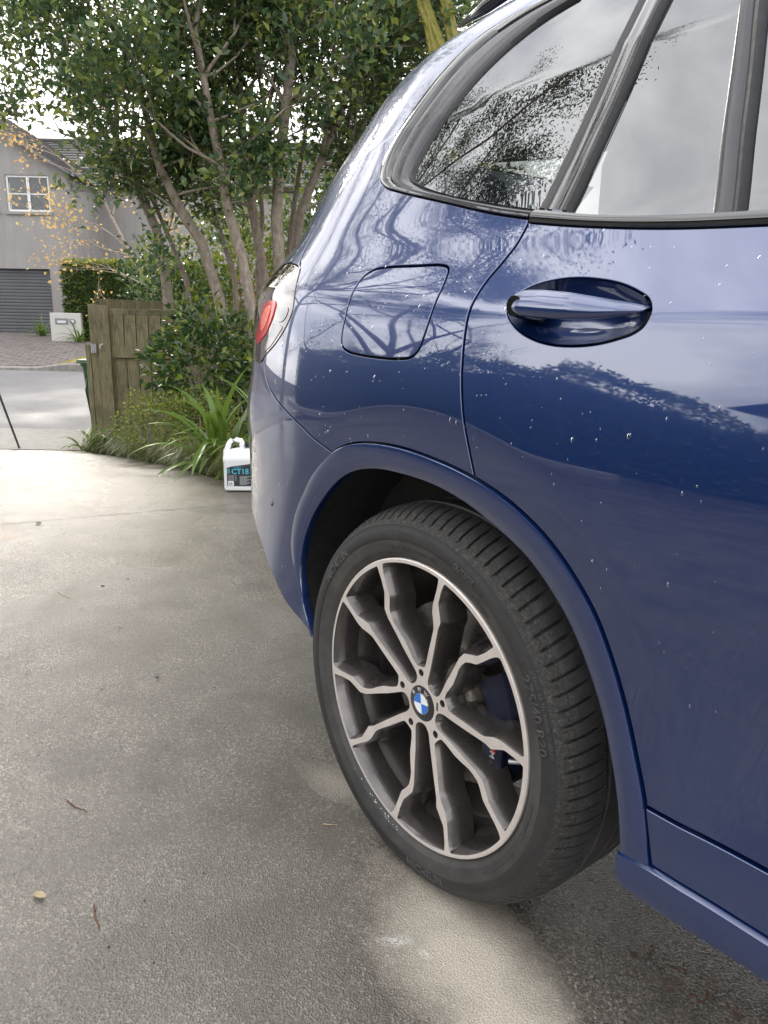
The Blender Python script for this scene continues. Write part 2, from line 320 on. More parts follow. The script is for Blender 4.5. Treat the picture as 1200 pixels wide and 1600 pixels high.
def text_mesh(txt, size=1.0, extrude=0.0, bold=False):
    cu = bpy.data.curves.new('t', 'FONT'); cu.body = txt; cu.size = size; cu.align_x = 'CENTER'; cu.extrude = extrude; cu.resolution_u = 3
    if bold: cu.offset = 0.018*size
    o = bpy.data.objects.new('t', cu); col.objects.link(o); bpy.context.view_layer.update()
    me = o.evaluated_get(bpy.context.evaluated_depsgraph_get()).to_mesh()
    V = [v.co[:] for v in me.vertices]; F = [tuple(p.vertices) for p in me.polygons]
    o.evaluated_get(bpy.context.evaluated_depsgraph_get()).to_mesh_clear(); bpy.data.objects.remove(o); bpy.data.curves.remove(cu)
    return V, F
# street frame: D metres ahead of the camera spot along the view's ground direction, L metres to the side
FH = np.array([-math.sin(YAW), math.cos(YAW)]); RH = np.array([math.cos(YAW), math.sin(YAW)])
_TD = [-30, 4.6, 5.6, 7.5, 10.5, 14.0, 17.6, 26.0, 29.0, 60]; _TZ = [0, 0, -0.095, -0.31, -0.51, -0.42, -0.19, 0.30, 0.375, 1.2]
_dd = np.linspace(-30, 60, 1801); _zz = np.interp(_dd, _TD, _TZ); _kk = np.hanning(25); _kk /= _kk.sum(); _zz = np.convolve(np.pad(_zz, 12, mode='edge'), _kk, 'valid')
def gz(D): return float(np.interp(D, _dd, _zz))
def sp(D, L, h=0.0):
    """point at depth D, side L, height h above the terrain"""
    return np.array([CAM[0]+FH[0]*D+RH[0]*L, CAM[1]+FH[1]*D+RH[1]*L, gz(D)+h])
def sa(D, L, z): p = sp(D, L); p[2] = z; return p
def pix(px, py, D):
    """where the sight line through a photo point is D metres out"""
    d = FWD*FPX+RGT*(px-600)-UPV*(py-800); t = D/(d[0]*FH[0]+d[1]*FH[1]); return CAM+d*t
def pixg(px, py, z=0.0):
    d = FWD*FPX+RGT*(px-600)-UPV*(py-800); return CAM+d*((z-CAM[2])/d[2])
STREET_RZ = math.atan2(RH[1], RH[0])

# ------------------------------------------------------------------ the car's body surface
# ---- car body surface: u runs forward along the flank (u = x for u > XC), wraps round the rear corner for u < XC
XC=-0.36; UT=0.9
def sstep(a,b,x):
    t=np.clip((x-a)/(b-a),0,1); return t*t*(3-2*t)
def ramp(t): return 0.5*(t+np.sqrt(t*t+1))
_AZ=[.10,.25,.34,.43,.52,.60,.68,.75,.82,.90,.97,1.04,1.2]
_AA=[-14,-4,2,5,3,-1,-3,-1.5,1.5,5.5,9,11,11]
_zt=np.linspace(0.0,2.0,4001)
def _smooth(v,k):
    ker=np.hanning(k); ker/=ker.sum(); return np.convolve(np.pad(v,k//2,mode='edge'),ker,'same')[k//2:-(k//2)]
_al=_smooth(np.interp(_zt,_AZ,_AA),121)
_yl=np.cumsum(np.tan(np.radians(_al)))*(_zt[1]-_zt[0]); _yl-=np.interp(0.90,_zt,_yl)
ZR=np.array([.20,.30,.40,.50,.60,.70,.80,.90,1.0,1.1,1.2,1.3,1.4,1.5,1.6])
XR=np.array([-1.02,-1.05,-1.075,-1.0945,-1.0941,-1.0891,-1.0967,-1.0572,-1.0798,-1.11,-.9756,-.9941,-.9982,-.99,-.985])
def xr(z): 
    return np.interp(z,_zr2,_xr2)
def set_xr(v):
    global _zr2,_xr2
    _zr2=np.linspace(.1,1.8,1701); _xr2=_smooth(np.interp(_zr2,ZR,v),91)
set_xr(XR)
def zcrease(x): return 1.035+0.045*sstep(.25,-.6,x)
_zx=[-1.1,-.8,-.55,-.4,-.25,0,.4,1.2,2.0]; _zv=[1.53,1.55,1.592,1.618,1.638,1.655,1.67,1.675,1.65]
def ztop(x): return np.interp(x,_zx,_zv)
def flank(x,z):
    zc=zcrease(x); w=0.004+0.022*sstep(.30,-.15,x)
    y=-0.022+np.interp(z,_zt,_yl)
    y=y+0.42*w*ramp((z-zc)/w)
    y=y-0.17*0.03*ramp((z-1.17)/0.03)
    zt=ztop(x); y=y-0.03*np.log(np.clip((zt-z)/0.25,0.012,1))
    t=np.maximum(0,.40-x)
    y=y+(0.025+0.05*sstep(1.05,1.5,z))*t*t
    r=np.sqrt(x*x+(z-.352)**2)
    y=y+0.12*0.012*ramp((.54-np.maximum(r,.40))/.012)*sstep(1.0,.92,z)
    return y
def S(u,z):
    u=np.asarray(u,float); z=np.asarray(z,float)
    th=np.clip((XC-u)/UT,0,None)*np.pi/2
    L=XC-xr(z); b=0.42
    x=np.where(u>=XC,u,XC-L*np.sin(np.minimum(th,np.pi/2)))
    y=flank(x,z)+b*(1-np.cos(np.minimum(th,np.pi/2)))
    y=y+np.where(th>np.pi/2,(th-np.pi/2)*0.6,0)
    return np.stack([x,y,z+0*u],-1)
def Snorm(u,z,h=2e-3):
    du=S(u+h,z)-S(u-h,z); dz=S(u,z+h)-S(u,z-h)
    n=np.cross(du,dz); return n/np.linalg.norm(n,axis=-1,keepdims=True)

def cr(pts, step=0.006, closed=False):
    """smooth curve through points, resampled"""
    P = np.array(pts, float)
    if len(P) == 2: 
        n = max(2, int(np.linalg.norm(P[1]-P[0])/step)); return P[0]+(P[1]-P[0])*np.linspace(0, 1, n)[:, None]
    Q = np.vstack([P[-1], P, P[0], P[1]]) if closed else np.vstack([2*P[0]-P[1], P, 2*P[-1]-P[-2]])
    o = []
    for i in range(1, len(Q)-2):
        p0, p1, p2, p3 = Q[i-1], Q[i], Q[i+1], Q[i+2]
        t0 = 0.0; t1 = np.sqrt(np.linalg.norm(p1-p0))+1e-6; t2 = t1+np.sqrt(np.linalg.norm(p2-p1))+1e-6; t3 = t2+np.sqrt(np.linalg.norm(p3-p2))+1e-6
        n = max(1, int(np.linalg.norm(p2-p1)/step+0.5))
        for k in range(n):
            t = t1+(t2-t1)*k/n
            A1 = (t1-t)/(t1-t0)*p0+(t-t0)/(t1-t0)*p1; A2 = (t2-t)/(t2-t1)*p1+(t-t1)/(t2-t1)*p2; A3 = (t3-t)/(t3-t2)*p2+(t-t2)/(t3-t2)*p3
            B1 = (t2-t)/(t2-t0)*A1+(t-t0)/(t2-t0)*A2; B2 = (t3-t)/(t3-t1)*A2+(t-t1)/(t3-t1)*A3
            o.append((t2-t)/(t2-t1)*B1+(t-t1)/(t2-t1)*B2)
    if not closed: o.append(P[-1])
    return np.array(o)
def resamp(P, n):
    d = np.r_[0, np.cumsum(np.linalg.norm(np.diff(P, axis=0), axis=1))]; s = np.linspace(0, d[-1], n)
    return np.stack([np.interp(s, d, P[:, 0]), np.interp(s, d, P[:, 1])], 1)
def inpoly(P, pts):
    x, y = pts[:, 0], pts[:, 1]; r = np.zeros(len(pts), bool); j = len(P)-1
    for i in range(len(P)):
        xi, yi, xj, yj = P[i, 0], P[i, 1], P[j, 0], P[j, 1]
        c = ((yi > y) != (yj > y)) & (x < (xj-xi)*(y-yi)/((yj-yi)+1e-15)+xi); r ^= c; j = i
    return r
def area(P): return 0.5*np.sum(P[:, 0]*np.roll(P[:, 1], -1)-np.roll(P[:, 0], -1)*P[:, 1])
def outn(P):
    """outward unit normals of a counter-clockwise loop"""
    e = np.roll(P, -1, 0)-P; n = np.stack([e[:, 1], -e[:, 0]], 1); n /= np.linalg.norm(n, axis=1, keepdims=True)+1e-12
    m = n+np.roll(n, 1, 0); m /= np.linalg.norm(m, axis=1, keepdims=True)+1e-9; return m
def dedupe(P):
    P = np.array(P); k = np.linalg.norm(P-np.roll(P, 1, 0), axis=1) > 1e-4; return P[k]
def chain(*segs): return dedupe(np.vstack([np.asarray(s) for s in segs]))
def cdt(loops, du, dz):
    """triangulate loops[0] minus loops[1:] with an inner grid; returns 2-D points, tris, boundary index loops"""
    L0 = loops[0]; lo = L0.min(0); hi = L0.max(0)
    gx, gy = np.meshgrid(np.arange(lo[0]+du/2, hi[0], du), np.arange(lo[1]+dz/2, hi[1], dz)); gx[::2] += du/2
    G = np.stack([gx.ravel(), gy.ravel()], 1); ok = inpoly(L0, G)
    for h in loops[1:]: ok &= ~inpoly(h, G)
    G = G[ok]; B = np.vstack(loops); keep = np.ones(len(G), bool)
    for i in range(0, len(G), 2000):
        g = G[i:i+2000]; d = (((g[:, None]-B[None])/np.array([du, dz]))**2).sum(2).min(1); keep[i:i+2000] = d > 0.3
    G = G[keep]; V = np.vstack([B, G]); E = []; b = 0; idx = []
    for l in loops:
        n = len(l); E += [(b+i, b+(i+1) % n) for i in range(n)]; idx.append(np.arange(b, b+n)); b += n
    ov, oe, of, orv, _, _ = delaunay_2d_cdt([Vector(v) for v in V], E, [], 0, 1e-7)
    W = np.array([v[:] for v in ov]); T = np.array([f for f in of if len(f) == 3]); c = W[T].mean(1); ok = inpoly(L0, c)
    for h in loops[1:]: ok &= ~inpoly(h, c)
    T = T[ok]; a = W[T]; cr_ = (a[:, 1, 0]-a[:, 0, 0])*(a[:, 2, 1]-a[:, 0, 1])-(a[:, 1, 1]-a[:, 0, 1])*(a[:, 2, 0]-a[:, 0, 0])
    T[cr_ < 0] = T[cr_ < 0][:, ::-1]
    mp = {}
    for i, o in enumerate(orv):
        for k in o: mp[k] = i
    return W, T, [np.array([mp[k] for k in ix]) for ix in idx]
def panel(name, poly, mat, parent, holes=(), du=0.014, dz=0.008, off=0.0, gap=0.0016, depth=0.014, surf=None, shrink=0.0):
    surf = surf or S
    def nrm(P, h=2e-3):
        a = surf(P[:, 0]+h, P[:, 1])-surf(P[:, 0]-h, P[:, 1]); b = surf(P[:, 0], P[:, 1]+h)-surf(P[:, 0], P[:, 1]-h)
        n = np.cross(a, b); return n/(np.linalg.norm(n, axis=1, keepdims=True)+1e-12)
    poly = dedupe(poly)
    if area(poly) < 0: poly = poly[::-1]
    loops = [poly]+[dedupe(h if area(h) < 0 else h[::-1]) for h in holes]     # holes clockwise: outn points into the hole
    if shrink: loops = [dedupe(l-outn(l)*shrink) for l in loops]
    ins = [l-outn(l)*gap for l in loops]
    W, T, bi = cdt(ins, du, dz)
    N = nrm(W); P = surf(W[:, 0], W[:, 1])+N*off; V = [P]; NN = [N]; F = [T]; nb = len(P)
    for l, ix in zip(loops, bi):
        o2 = outn(l); q = surf(l[:, 0], l[:, 1]); n = nrm(l); q2 = surf(l[:, 0]+o2[:, 0]*1e-3, l[:, 1]+o2[:, 1]*1e-3); o3 = q2-q; o3 /= np.linalg.norm(o3, axis=1, keepdims=True)+1e-12
        r1 = q+n*(off-gap*0.8); r2 = q+n*(off-depth); k = len(l); a = np.arange(k); b = (a+1) % k
        V += [r1, r2]; NN += [o3, o3]
        F.append(np.stack([ix[b], ix[a], nb+a], 1)); F.append(np.stack([ix[b], nb+a, nb+b], 1))
        F.append(np.stack([nb+b, nb+a, nb+k+a], 1)); F.append(np.stack([nb+b, nb+k+a, nb+k+b], 1)); nb += 2*k
    V = np.vstack(V); NN = np.vstack(NN); F = np.vstack(F)
    return mobj(name, V, F, mat, parent, True, NN)
def strip(name, A, B, mat, parent, offs, n=60, ret=0.02, surf=None):
    """raised moulding between two (u,z) curves; offs = [(t, height), ...] across"""
    surf = surf or S; A = resamp(np.asarray(A), n); B = resamp(np.asarray(B), n); V = []; k = len(offs)
    for i in range(n):
        for t, h in offs:
            q = A[i]*(1-t)+B[i]*t; p = surf(np.array([q[0]]), np.array([q[1]]))[0]; nn = Snorm(np.array([q[0]]), np.array([q[1]]))[0]; V.append(p+nn*h)
    mb = MB(); mb.grid(V, n, k); o = mb.build(name, mat, parent, True, 50)
    return o

car = empty('parked_car', (0, 0, 0)); tag(car, 'blue metallic SUV parked on the wet concrete driveway, rear wheel towards the viewer', 'car')
# ---- traced lines on the body surface (u along the flank, z up), metres
K_lamp = [(-0.557,1.146),(-0.5,1.136),(-0.468,1.126),(-0.45,1.103),(-0.439,1.081),(-0.43,1.048),(-0.435,1.029),(-0.452,1.004),(-0.486,0.975),(-0.542,0.946),(-0.582,0.927)]
K_bseam = [(-0.552,0.935),(-0.534,0.905),(-0.504,0.88),(-0.469,0.861),(-0.406,0.834),(-0.332,0.804),(-0.251,0.778)]
K_bbot = [(-0.95,0.545),(-0.7,0.538),(-0.635,0.527),(-0.548,0.487),(-0.487,0.445),(-0.437,0.405),(-0.34,0.367)]
K_tout = [(-0.34,0.367),(-0.387,0.449),(-0.414,0.52),(-0.417,0.556),(-0.407,0.598),(-0.387,0.642),(-0.336,0.712),(-0.251,0.778),(-0.196,0.802),(-0.127,0.815),(-0.047,0.819),(0.05,0.813),(0.143,0.799),(0.22,0.777),(0.287,0.744),(0.332,0.709),(0.375,0.662),(0.402,0.617),(0.433,0.553),(0.461,0.488),(0.483,0.435),(0.504,0.365)]
K_tin = [(-0.33,0.371),(-0.371,0.425),(-0.388,0.503),(-0.362,0.601),(-0.282,0.69),(-0.201,0.745),(-0.121,0.768),(-0.033,0.773),(0.049,0.769),(0.123,0.755),(0.191,0.731),(0.255,0.701),(0.302,0.663),(0.337,0.625),(0.373,0.57),(0.4,0.521),(0.423,0.467),(0.443,0.411),(0.456,0.354)]
K_dgap = [(0.131,1.169),(0.130,1.156),(0.126,1.134),(0.114,1.109),(0.099,1.081),(0.093,1.053),(0.094,1.011),(0.098,0.972),(0.104,0.935),(0.114,0.895),(0.128,0.849),(0.143,0.799)]
K_fuel = [(-0.171,1.116),(-0.086,1.115),(-0.020,1.113),(0.000,1.107),(0.006,1.09),(0.007,1.06),(0.005,1.03),(-0.001,1.0),(-0.009,0.98),(-0.026,0.968),(-0.054,0.964),(-0.094,0.963),(-0.169,0.965),(-0.209,0.969),(-0.232,0.977),(-0.240,0.992),(-0.239,1.029),(-0.238,1.058),(-0.236,1.08),(-0.226,1.101),(-0.203,1.113)]
K_wtrim = [(0.129,1.174),(0.05,1.189),(-0.09,1.222),(-0.237,1.257),(-0.292,1.273),(-0.325,1.294),(-0.341,1.326),(-0.336,1.367),(-0.309,1.438),(-0.271,1.495),(-0.217,1.533),(-0.135,1.552),(-0.044,1.558)]
K_qgl = [(0.138,1.188),(0.058,1.203),(-0.049,1.226),(-0.157,1.256),(-0.202,1.273),(-0.219,1.287),(-0.221,1.303),(-0.212,1.34),(-0.187,1.392),(-0.145,1.452),(-0.090,1.495),(-0.032,1.522),(0.03,1.537)]
K_cup = [(0.172,1.042),(0.175,1.059),(0.195,1.072),(0.231,1.080),(0.268,1.082),(0.306,1.079),(0.34,1.073),(0.371,1.063),(0.391,1.053),(0.400,1.040),(0.397,1.026),(0.386,1.017),(0.367,1.01),(0.339,1.003),(0.305,0.999),(0.268,0.999),(0.232,1.005),(0.195,1.02)]
K_clad = [(0.483,0.435),(0.568,0.443),(0.639,0.446),(0.9,0.450),(1.06,0.452)]
K_sktop = [(0.456,0.354),(0.504,0.365),(0.564,0.370),(0.652,0.372),(1.2,0.376),(2.4,0.378)]
K_skbot = [(0.464,0.312),(0.473,0.310),(0.57,0.318),(0.66,0.322),(1.2,0.325),(2.4,0.325)]
K_bbelt = [(0.131,1.169),(0.233,1.155),(0.37,1.141),(0.498,1.134),(0.75,1.124),(1.06,1.115)]
K_tbelt = [(0.137,1.186),(0.255,1.167),(0.363,1.156),(0.492,1.149),(0.75,1.140),(1.06,1.132)]
K_hatch = [(-0.468,1.126),(-0.50,1.15),(-0.535,1.20),(-0.527,1.26),(-0.505,1.33),(-0.497,1.40),(-0.515,1.46),(-0.545,1.515),(-0.56,1.555)]
t_out = cr(K_tout); t_in = cr(K_tin); iq = np.argmin(np.linalg.norm(t_out-np.array([-0.251,0.778]), axis=1)); idr = np.argmin(np.linalg.norm(t_out-np.array([0.143,0.799]), axis=1)); icl = np.argmin(np.linalg.norm(t_out-np.array([0.483,0.435]), axis=1))
dgap = cr(K_dgap); hatch = cr(K_hatch); lamp = cr(K_lamp); bseam = cr(K_bseam); wtrim = cr(K_wtrim); qgl = cr(K_qgl); cup = cr(K_cup, 0.004, True); fuel = cr(K_fuel, 0.005, True)
xs = np.arange(-0.56, 2.05, 0.02); rooftop = np.stack([xs, ztop(xs)-0.006], 1); rooftop[0] = (-0.56, ztop(np.array([-0.56]))[0]-0.006)
ilp = np.argmin(np.linalg.norm(lamp-np.array([-0.468,1.126]), axis=1))
hatch[-1] = rooftop[0]
# quarter panel with the pillar and the roof side above the doors
side_top = cr([(-0.044,1.558),(0.2,1.575),(0.6,1.585),(1.2,1.575),(1.6,1.54),(2.04,1.46)], 0.02)
quarter = chain(lamp[ilp:-3], bseam, t_out[iq:idr+1], dgap[::-1], wtrim, side_top, rooftop[::-1], hatch[::-1])
panel('quarter_panel', quarter, 'car_paint', car, holes=[fuel], shrink=0.0017)
panel('fuel_door', fuel-outn(fuel if area(fuel) > 0 else fuel[::-1])*0.0016 if area(fuel) > 0 else fuel[::-1]-outn(fuel[::-1])*0.0016, 'car_paint', car)
# rear door: outline minus the handle cup
door = chain(dgap, t_out[idr:icl+1], cr(K_clad), np.array([(1.06,0.7),(1.06,0.9)]), cr(K_bbelt)[::-1])
panel('rear_door', door, 'car_paint', car, holes=[cup], gap=0.0022, shrink=0.0019)
# tailgate, bumper
UE = -2.0
tail = chain(hatch, np.stack([np.arange(-0.58, UE, -0.03), np.interp(np.arange(-0.58, UE, -0.03), [UE, -1.2, -0.8, -0.58], [1.52, 1.515, 1.52, ztop(np.array([-0.57]))[0]-0.01])], 1), np.array([(UE,1.4),(UE,1.2),(UE,1.147)]), np.stack([np.arange(UE, -0.557, 0.04), np.full(len(np.arange(UE, -0.557, 0.04)), 1.148)], 1), lamp[:ilp][::1])
panel('tailgate', tail, 'car_paint', car, du=0.02, dz=0.012, shrink=0.0015)
bump = chain(bseam[::-1], np.array([(-0.582,0.927),(-0.7,0.93),(-0.9,0.93),(-1.2,0.93),(-1.6,0.93),(UE,0.93),(UE,0.7),(UE,0.55),(-1.5,0.55),(-1.2,0.55)]), cr(K_bbot), t_out[:iq+1])
panel('bumper', bump, 'car_paint', car, du=0.016, dz=0.01, shrink=0.0007)
mb = MB(); mb.tube([S(np.array([-0.50]), np.array([0.62]))[0]+Snorm(np.array([-0.50]), np.array([0.62]))[0]*h for h in (-0.004, 0.0025)], [0.009, 0.008], 14); mb.build('parking_sensor', 'car_paint', car, True, 40)
# dark shell a little inside, seen in the panel gaps
def Sin(u, z): return S(u, z)+Snorm(u, z)*-0.016
shell = chain(t_out[:icl+1], np.array([(1.06,0.452),(2.0,0.45),(2.0,1.10),(1.06,1.125)]), cr(K_bbelt)[::-1], wtrim, np.array([(-0.05,1.58),(-0.56,1.54),(-0.6,1.2),(-0.6,0.9),(-0.6,0.52)]), cr(K_bbot)[2:])
cup_out = cup+outn(cup if area(cup) > 0 else cup[::-1])*0.01 if area(cup) > 0 else cup[::-1]+outn(cup[::-1])*0.01
panel('inner_shell', shell, 'under_black', car, holes=[cup_out], du=0.04, dz=0.03, surf=Sin, depth=0.03)
# ---- wheel-arch trim and liner
NA = 110; A = resamp(t_out, NA); B = resamp(t_in, NA); prof = [(0.03, -0.012, 0), (0.018, 0.001, 0), (0.03, 0.0045, 0), (0.08, 0.0056, 0), (0.5, 0.0064, 0), (0.90, 0.0050, 0), (0.97, 0.0030, 0), (1.0, -0.002, 0), (1.0, -0.011, 0)]
V = []; k = len(prof)
Sa = S(A[:, 0], A[:, 1]); Sb = S(B[:, 0], B[:, 1]); Na = Snorm(A[:, 0], A[:, 1])
for i in range(NA):
    for t, h, _ in prof:
        q = Sa[i]*(1-t)+Sb[i]*t; q = q+np.array([0, -1, 0])*h; V.append(q)
MB().grid(V, NA, k).build('wheel_arch_trim', 'car_paint', car, True, 35)
V = []
for i in range(NA):
    b = Sb[i]; c = np.array([b[0], 0, b[2]-0.36]); c /= np.linalg.norm(c)
    for y, g in ((b[1]+0.0095, 0.0008), (b[1]+0.03, 0.010), (0.10, 0.016), (0.20, 0.016), (0.30, 0.014), (0.335, -0.02)):
        V.append((b[0]+c[0]*g, y, b[2]+c[2]*g))
mb = MB().grid(V, NA, 6); e = [(Sb[i][0], 0.333, Sb[i][2]) for i in range(NA)]; mb.add([(0, 0.334, 0.30)]+e, [(0, i+2, i+1) for i in range(NA-1)])
mb.build('wheel_liner', 'liner_black', car, True, 40)
# ---- sill, skirt, cladding, front door
panel('door_cladding', chain(cr(K_clad), np.array([(1.06,0.42),(1.06,0.376)]), cr(K_sktop)[::-1][np.newaxis][0][(cr(K_sktop)[::-1][:, 0] < 1.06) & (cr(K_sktop)[::-1][:, 0] > 0.504)], np.array([(0.504,0.366)])), 'car_paint', car, gap=0.002, off=0.002, shrink=0.0016)
strip('side_skirt', cr(K_sktop), cr(K_skbot), 'car_paint', car, [(0.0, -0.03), (0.0, 0.004), (0.06, 0.009), (0.55, 0.012), (0.9, 0.009), (1.0, 0.0), (1.05, -0.03), (1.1, -0.12)], 120)
q = [S(np.array([a[0]]), np.array([a[1]]))[0]+np.array([0, -h, 0]) for a, h in (((0.456,0.354),0.004),((0.459,0.335),0.012),((0.464,0.312),0.0))]; MB().add(q+[x+np.array([0, 0.10, 0]) for x in q], [(0,3,4,1),(1,4,5,2),(0,1,2),(5,4,3)]).build('skirt_end', 'car_paint', car)
fd = chain(np.array([(1.066,1.113),(1.066,0.9),(1.066,0.7),(1.066,0.453)]), np.array([(1.066,0.385),(1.5,0.386),(2.0,0.386)]), np.array([(2.02,0.6),(2.08,0.8),(2.1,1.0),(2.06,1.098)]), np.array([(1.7,1.102),(1.4,1.107)]))
panel('front_door', fd, 'car_paint', car, du=0.03, dz=0.012)
# ---- windows
def lerp(A, B, t, n=120): A = resamp(A, n); B = resamp(B, n); return A*(1-t)+B*t
strip('window_trim', wtrim, lerp(wtrim, qgl, 0.36), 'gloss_black', car, [(0.0, -0.012), (0.0, 0.002), (0.12, 0.0045), (0.5, 0.0055), (0.88, 0.003), (1.0, -0.004)], 130)
strip('window_frame', lerp(wtrim, qgl, 0.36), lerp(wtrim, qgl, 0.87), 'frame_grey', car, [(-0.02, -0.012), (0.0, 0.0), (0.25, 0.0015), (0.9, -0.002), (1.0, -0.005), (1.0, -0.012)], 130)
strip('window_seal', lerp(wtrim, qgl, 0.87), lerp(wtrim, qgl, 1.0), 'rubber_seal', car, [(0.0, -0.012), (0.0, -0.004), (0.5, -0.002), (1.0, -0.007), (1.1, -0.010)], 130)
TOPZ = 1.56
qr = cr([(0.138,1.188),(0.154,1.278),(0.168,1.376),(0.176,1.478),(0.178,1.54)]); s1 = cr([(0.155,1.185),(0.169,1.275),(0.181,1.373),(0.187,1.475),(0.188,TOPZ)]); s2 = cr([(0.186,1.18),(0.2,1.272),(0.211,1.367),(0.217,1.465),(0.22,TOPZ)]); s3 = cr([(0.199,1.178),(0.211,1.27),(0.222,1.365),(0.228,1.461),(0.231,TOPZ)])
panel('quarter_glass', chain(qgl[::-1][:-1], qr, np.array([(0.10,1.54)])), 'privacy_glass', car, off=-0.008, gap=0.0004, depth=0.004, du=0.03, dz=0.02)
strip('door_seal', qr, s1, 'satin_black', car, [(0.0, -0.014), (0.0, -0.002), (0.5, 0.0025), (1.0, -0.001), (1.0, -0.012)], 60)
strip('door_pillar', s1, s2, 'gloss_black', car, [(0.0, -0.012), (0.0, -0.001), (0.06, 0.0005), (0.94, 0.0005), (1.0, -0.002)], 60)
strip('glass_run_seal', s2, s3, 'rubber_seal', car, [(0.0, -0.012), (0.0, -0.001), (0.5, 0.001), (1.0, -0.006), (1.05, -0.012)], 60)
d1 = cr([(0.424,1.152),(0.399,1.239),(0.378,1.325),(0.355,1.418),(0.320,TOPZ)]); d2 = cr([(0.449,1.151),(0.424,1.235),(0.402,1.32),(0.376,1.412),(0.336,TOPZ)]); d3 = cr([(0.462,1.15),(0.438,1.233),(0.417,1.316),(0.393,1.406),(0.352,TOPZ)])
tb = cr(K_tbelt)
panel('door_glass', chain(s3[::-1], tb[(tb[:, 0] > 0.205) & (tb[:, 0] < 0.42)], d1), 'privacy_glass', car, off=-0.010, gap=0.0004, depth=0.004, du=0.03, dz=0.02)
strip('window_divider', d1, d2, 'frame_grey', car, [(0.0, -0.012), (0.0, -0.003), (0.15, -0.001), (0.9, -0.001), (1.0, -0.003)], 60)
strip('divider_seal', d2, d3, 'rubber_seal', car, [(0.0, -0.01), (0.0, -0.002), (0.5, 0.002), (1.0, -0.006), (1.0, -0.012)], 60)
panel('front_quarter_glass', chain(d3[::-1], tb[(tb[:, 0] > 0.47) & (tb[:, 0] < 0.98)], np.array([(0.985,1.135),(0.97,1.3),(0.95,1.45),(0.93,TOPZ)])), 'privacy_glass', car, off=-0.010, gap=0.0004, depth=0.004, du=0.03, dz=0.02)
strip('belt_trim', cr(K_tbelt), cr(K_bbelt), 'gloss_black', car, [(0.0, -0.012), (0.0, -0.002), (0.10, 0.003), (0.5, 0.0055), (0.75, 0.004), (1.0, -0.001), (1.0, -0.012)], 110)
strip('centre_pillar', np.array([(0.93,TOPZ),(0.985,1.135)]), np.array([(1.08,TOPZ),(1.13,1.132)]), 'gloss_black', car, [(0.0, -0.012), (0.0, 0.0), (1.0, 0.0), (1.0, -0.012)], 30)
panel('front_glass', chain(np.array([(1.08,TOPZ),(1.13,1.132)]), np.array([(1.4,1.118),(1.75,1.108),(1.95,1.11)]), np.array([(1.9,1.2),(1.75,1.42),(1.68,1.515),(1.4,1.55)])), 'privacy_glass', car, off=-0.010, gap=0.0004, depth=0.004, du=0.05, dz=0.03)
strip('window_head_trim', np.array(side_top)[2:], np.array([(0.0,TOPZ-0.01),(0.6,1.562),(1.2,1.555),(1.6,1.52),(1.95,1.45)]), 'gloss_black', car, [(0.0, -0.012), (0.0, 0.002), (0.5, 0.004), (1.0, -0.01)], 50)
# ---- door handle
hc = np.array([0.285, 1.040]); V = []; n = len(cup); rings = [1.0, 0.985, 0.95, 0.88, 0.75, 0.6, 0.4, 0.2, 0.02]; deps = [-0.0005, 0.003, 0.010, 0.020, 0.031, 0.038, 0.043, 0.045, 0.0455]
cl_ = cup if area(cup) > 0 else cup[::-1]
for r, d in zip(rings, deps):
    q = hc+(cl_-hc)*r; V += list(S(q[:, 0], q[:, 1])-Snorm(q[:, 0], q[:, 1])*d)
mb = MB()
mb.v = [tuple(v) for v in V]; mb.f = [(i*n+j, i*n+(j+1) % n, (i+1)*n+(j+1) % n, (i+1)*n+j) for i in range(len(rings)-1) for j in range(n)]
hnd = empty('door_handle'); hnd.parent = car
mb.build('handle_cup', 'car_paint', hnd, True)
gx = [0.181,0.1822,0.185,0.190,0.199,0.215,0.242,0.288,0.333,0.36,0.381,0.393,0.3985]; gt = [1.053,1.0575,1.061,1.0645,1.067,1.0685,1.068,1.064,1.0575,1.0535,1.0505,1.048,1.0445]; gb = [1.052,1.0480,1.044,1.0405,1.0365,1.0335,1.0315,1.030,1.031,1.0335,1.036,1.0375,1.041]
gxx = np.r_[gx[0], 0.1814, np.linspace(0.1822, 0.396, 46), gx[-1]]; V = []; ns = 24
for x in gxx:
    zt_ = np.interp(x, gx, gt); zb_ = np.interp(x, gx, gb); zm = (zt_+zb_)/2; hh = (zt_-zb_)/2; e = min(1.0, math.sqrt(max(0.0, (x-0.1805)/0.018))) if x < 0.2 else 1.0
    thick = 0.013*e; outw = np.interp(x, [0.181, 0.21, 0.30, 0.37, 0.3985], [0.006, 0.013, 0.014, 0.006, -0.004])
    y0 = S(np.array([x]), np.array([1.036]))[0][1]-outw+0.004
    for j in range(ns):
        a = 2*math.pi*j/ns; ca, sa_ = math.cos(a), math.sin(a); sgn = lambda v: math.copysign(abs(v)**0.95, v)
        V.append((x, y0-thick*sgn(ca)*(0.55+0.45*(1 if ca > 0 else 1.3))+0.010*(sa_*0.5), zm+hh*sgn(sa_)))
mb = MB().grid(V, len(gxx), ns); mb.f += [((i)*ns+ns-1, (i+1)*ns+ns-1, (i+1)*ns, i*ns) for i in range(len(gxx)-1)]; mb.build('handle_grip', 'car_paint', hnd, True)
MB().tube([(0.205, 0.03, 1.047), (0.205, -0.02, 1.047)], [0.022, 0.014], 14).build('handle_mount', 'gloss_black', hnd, True, 40)
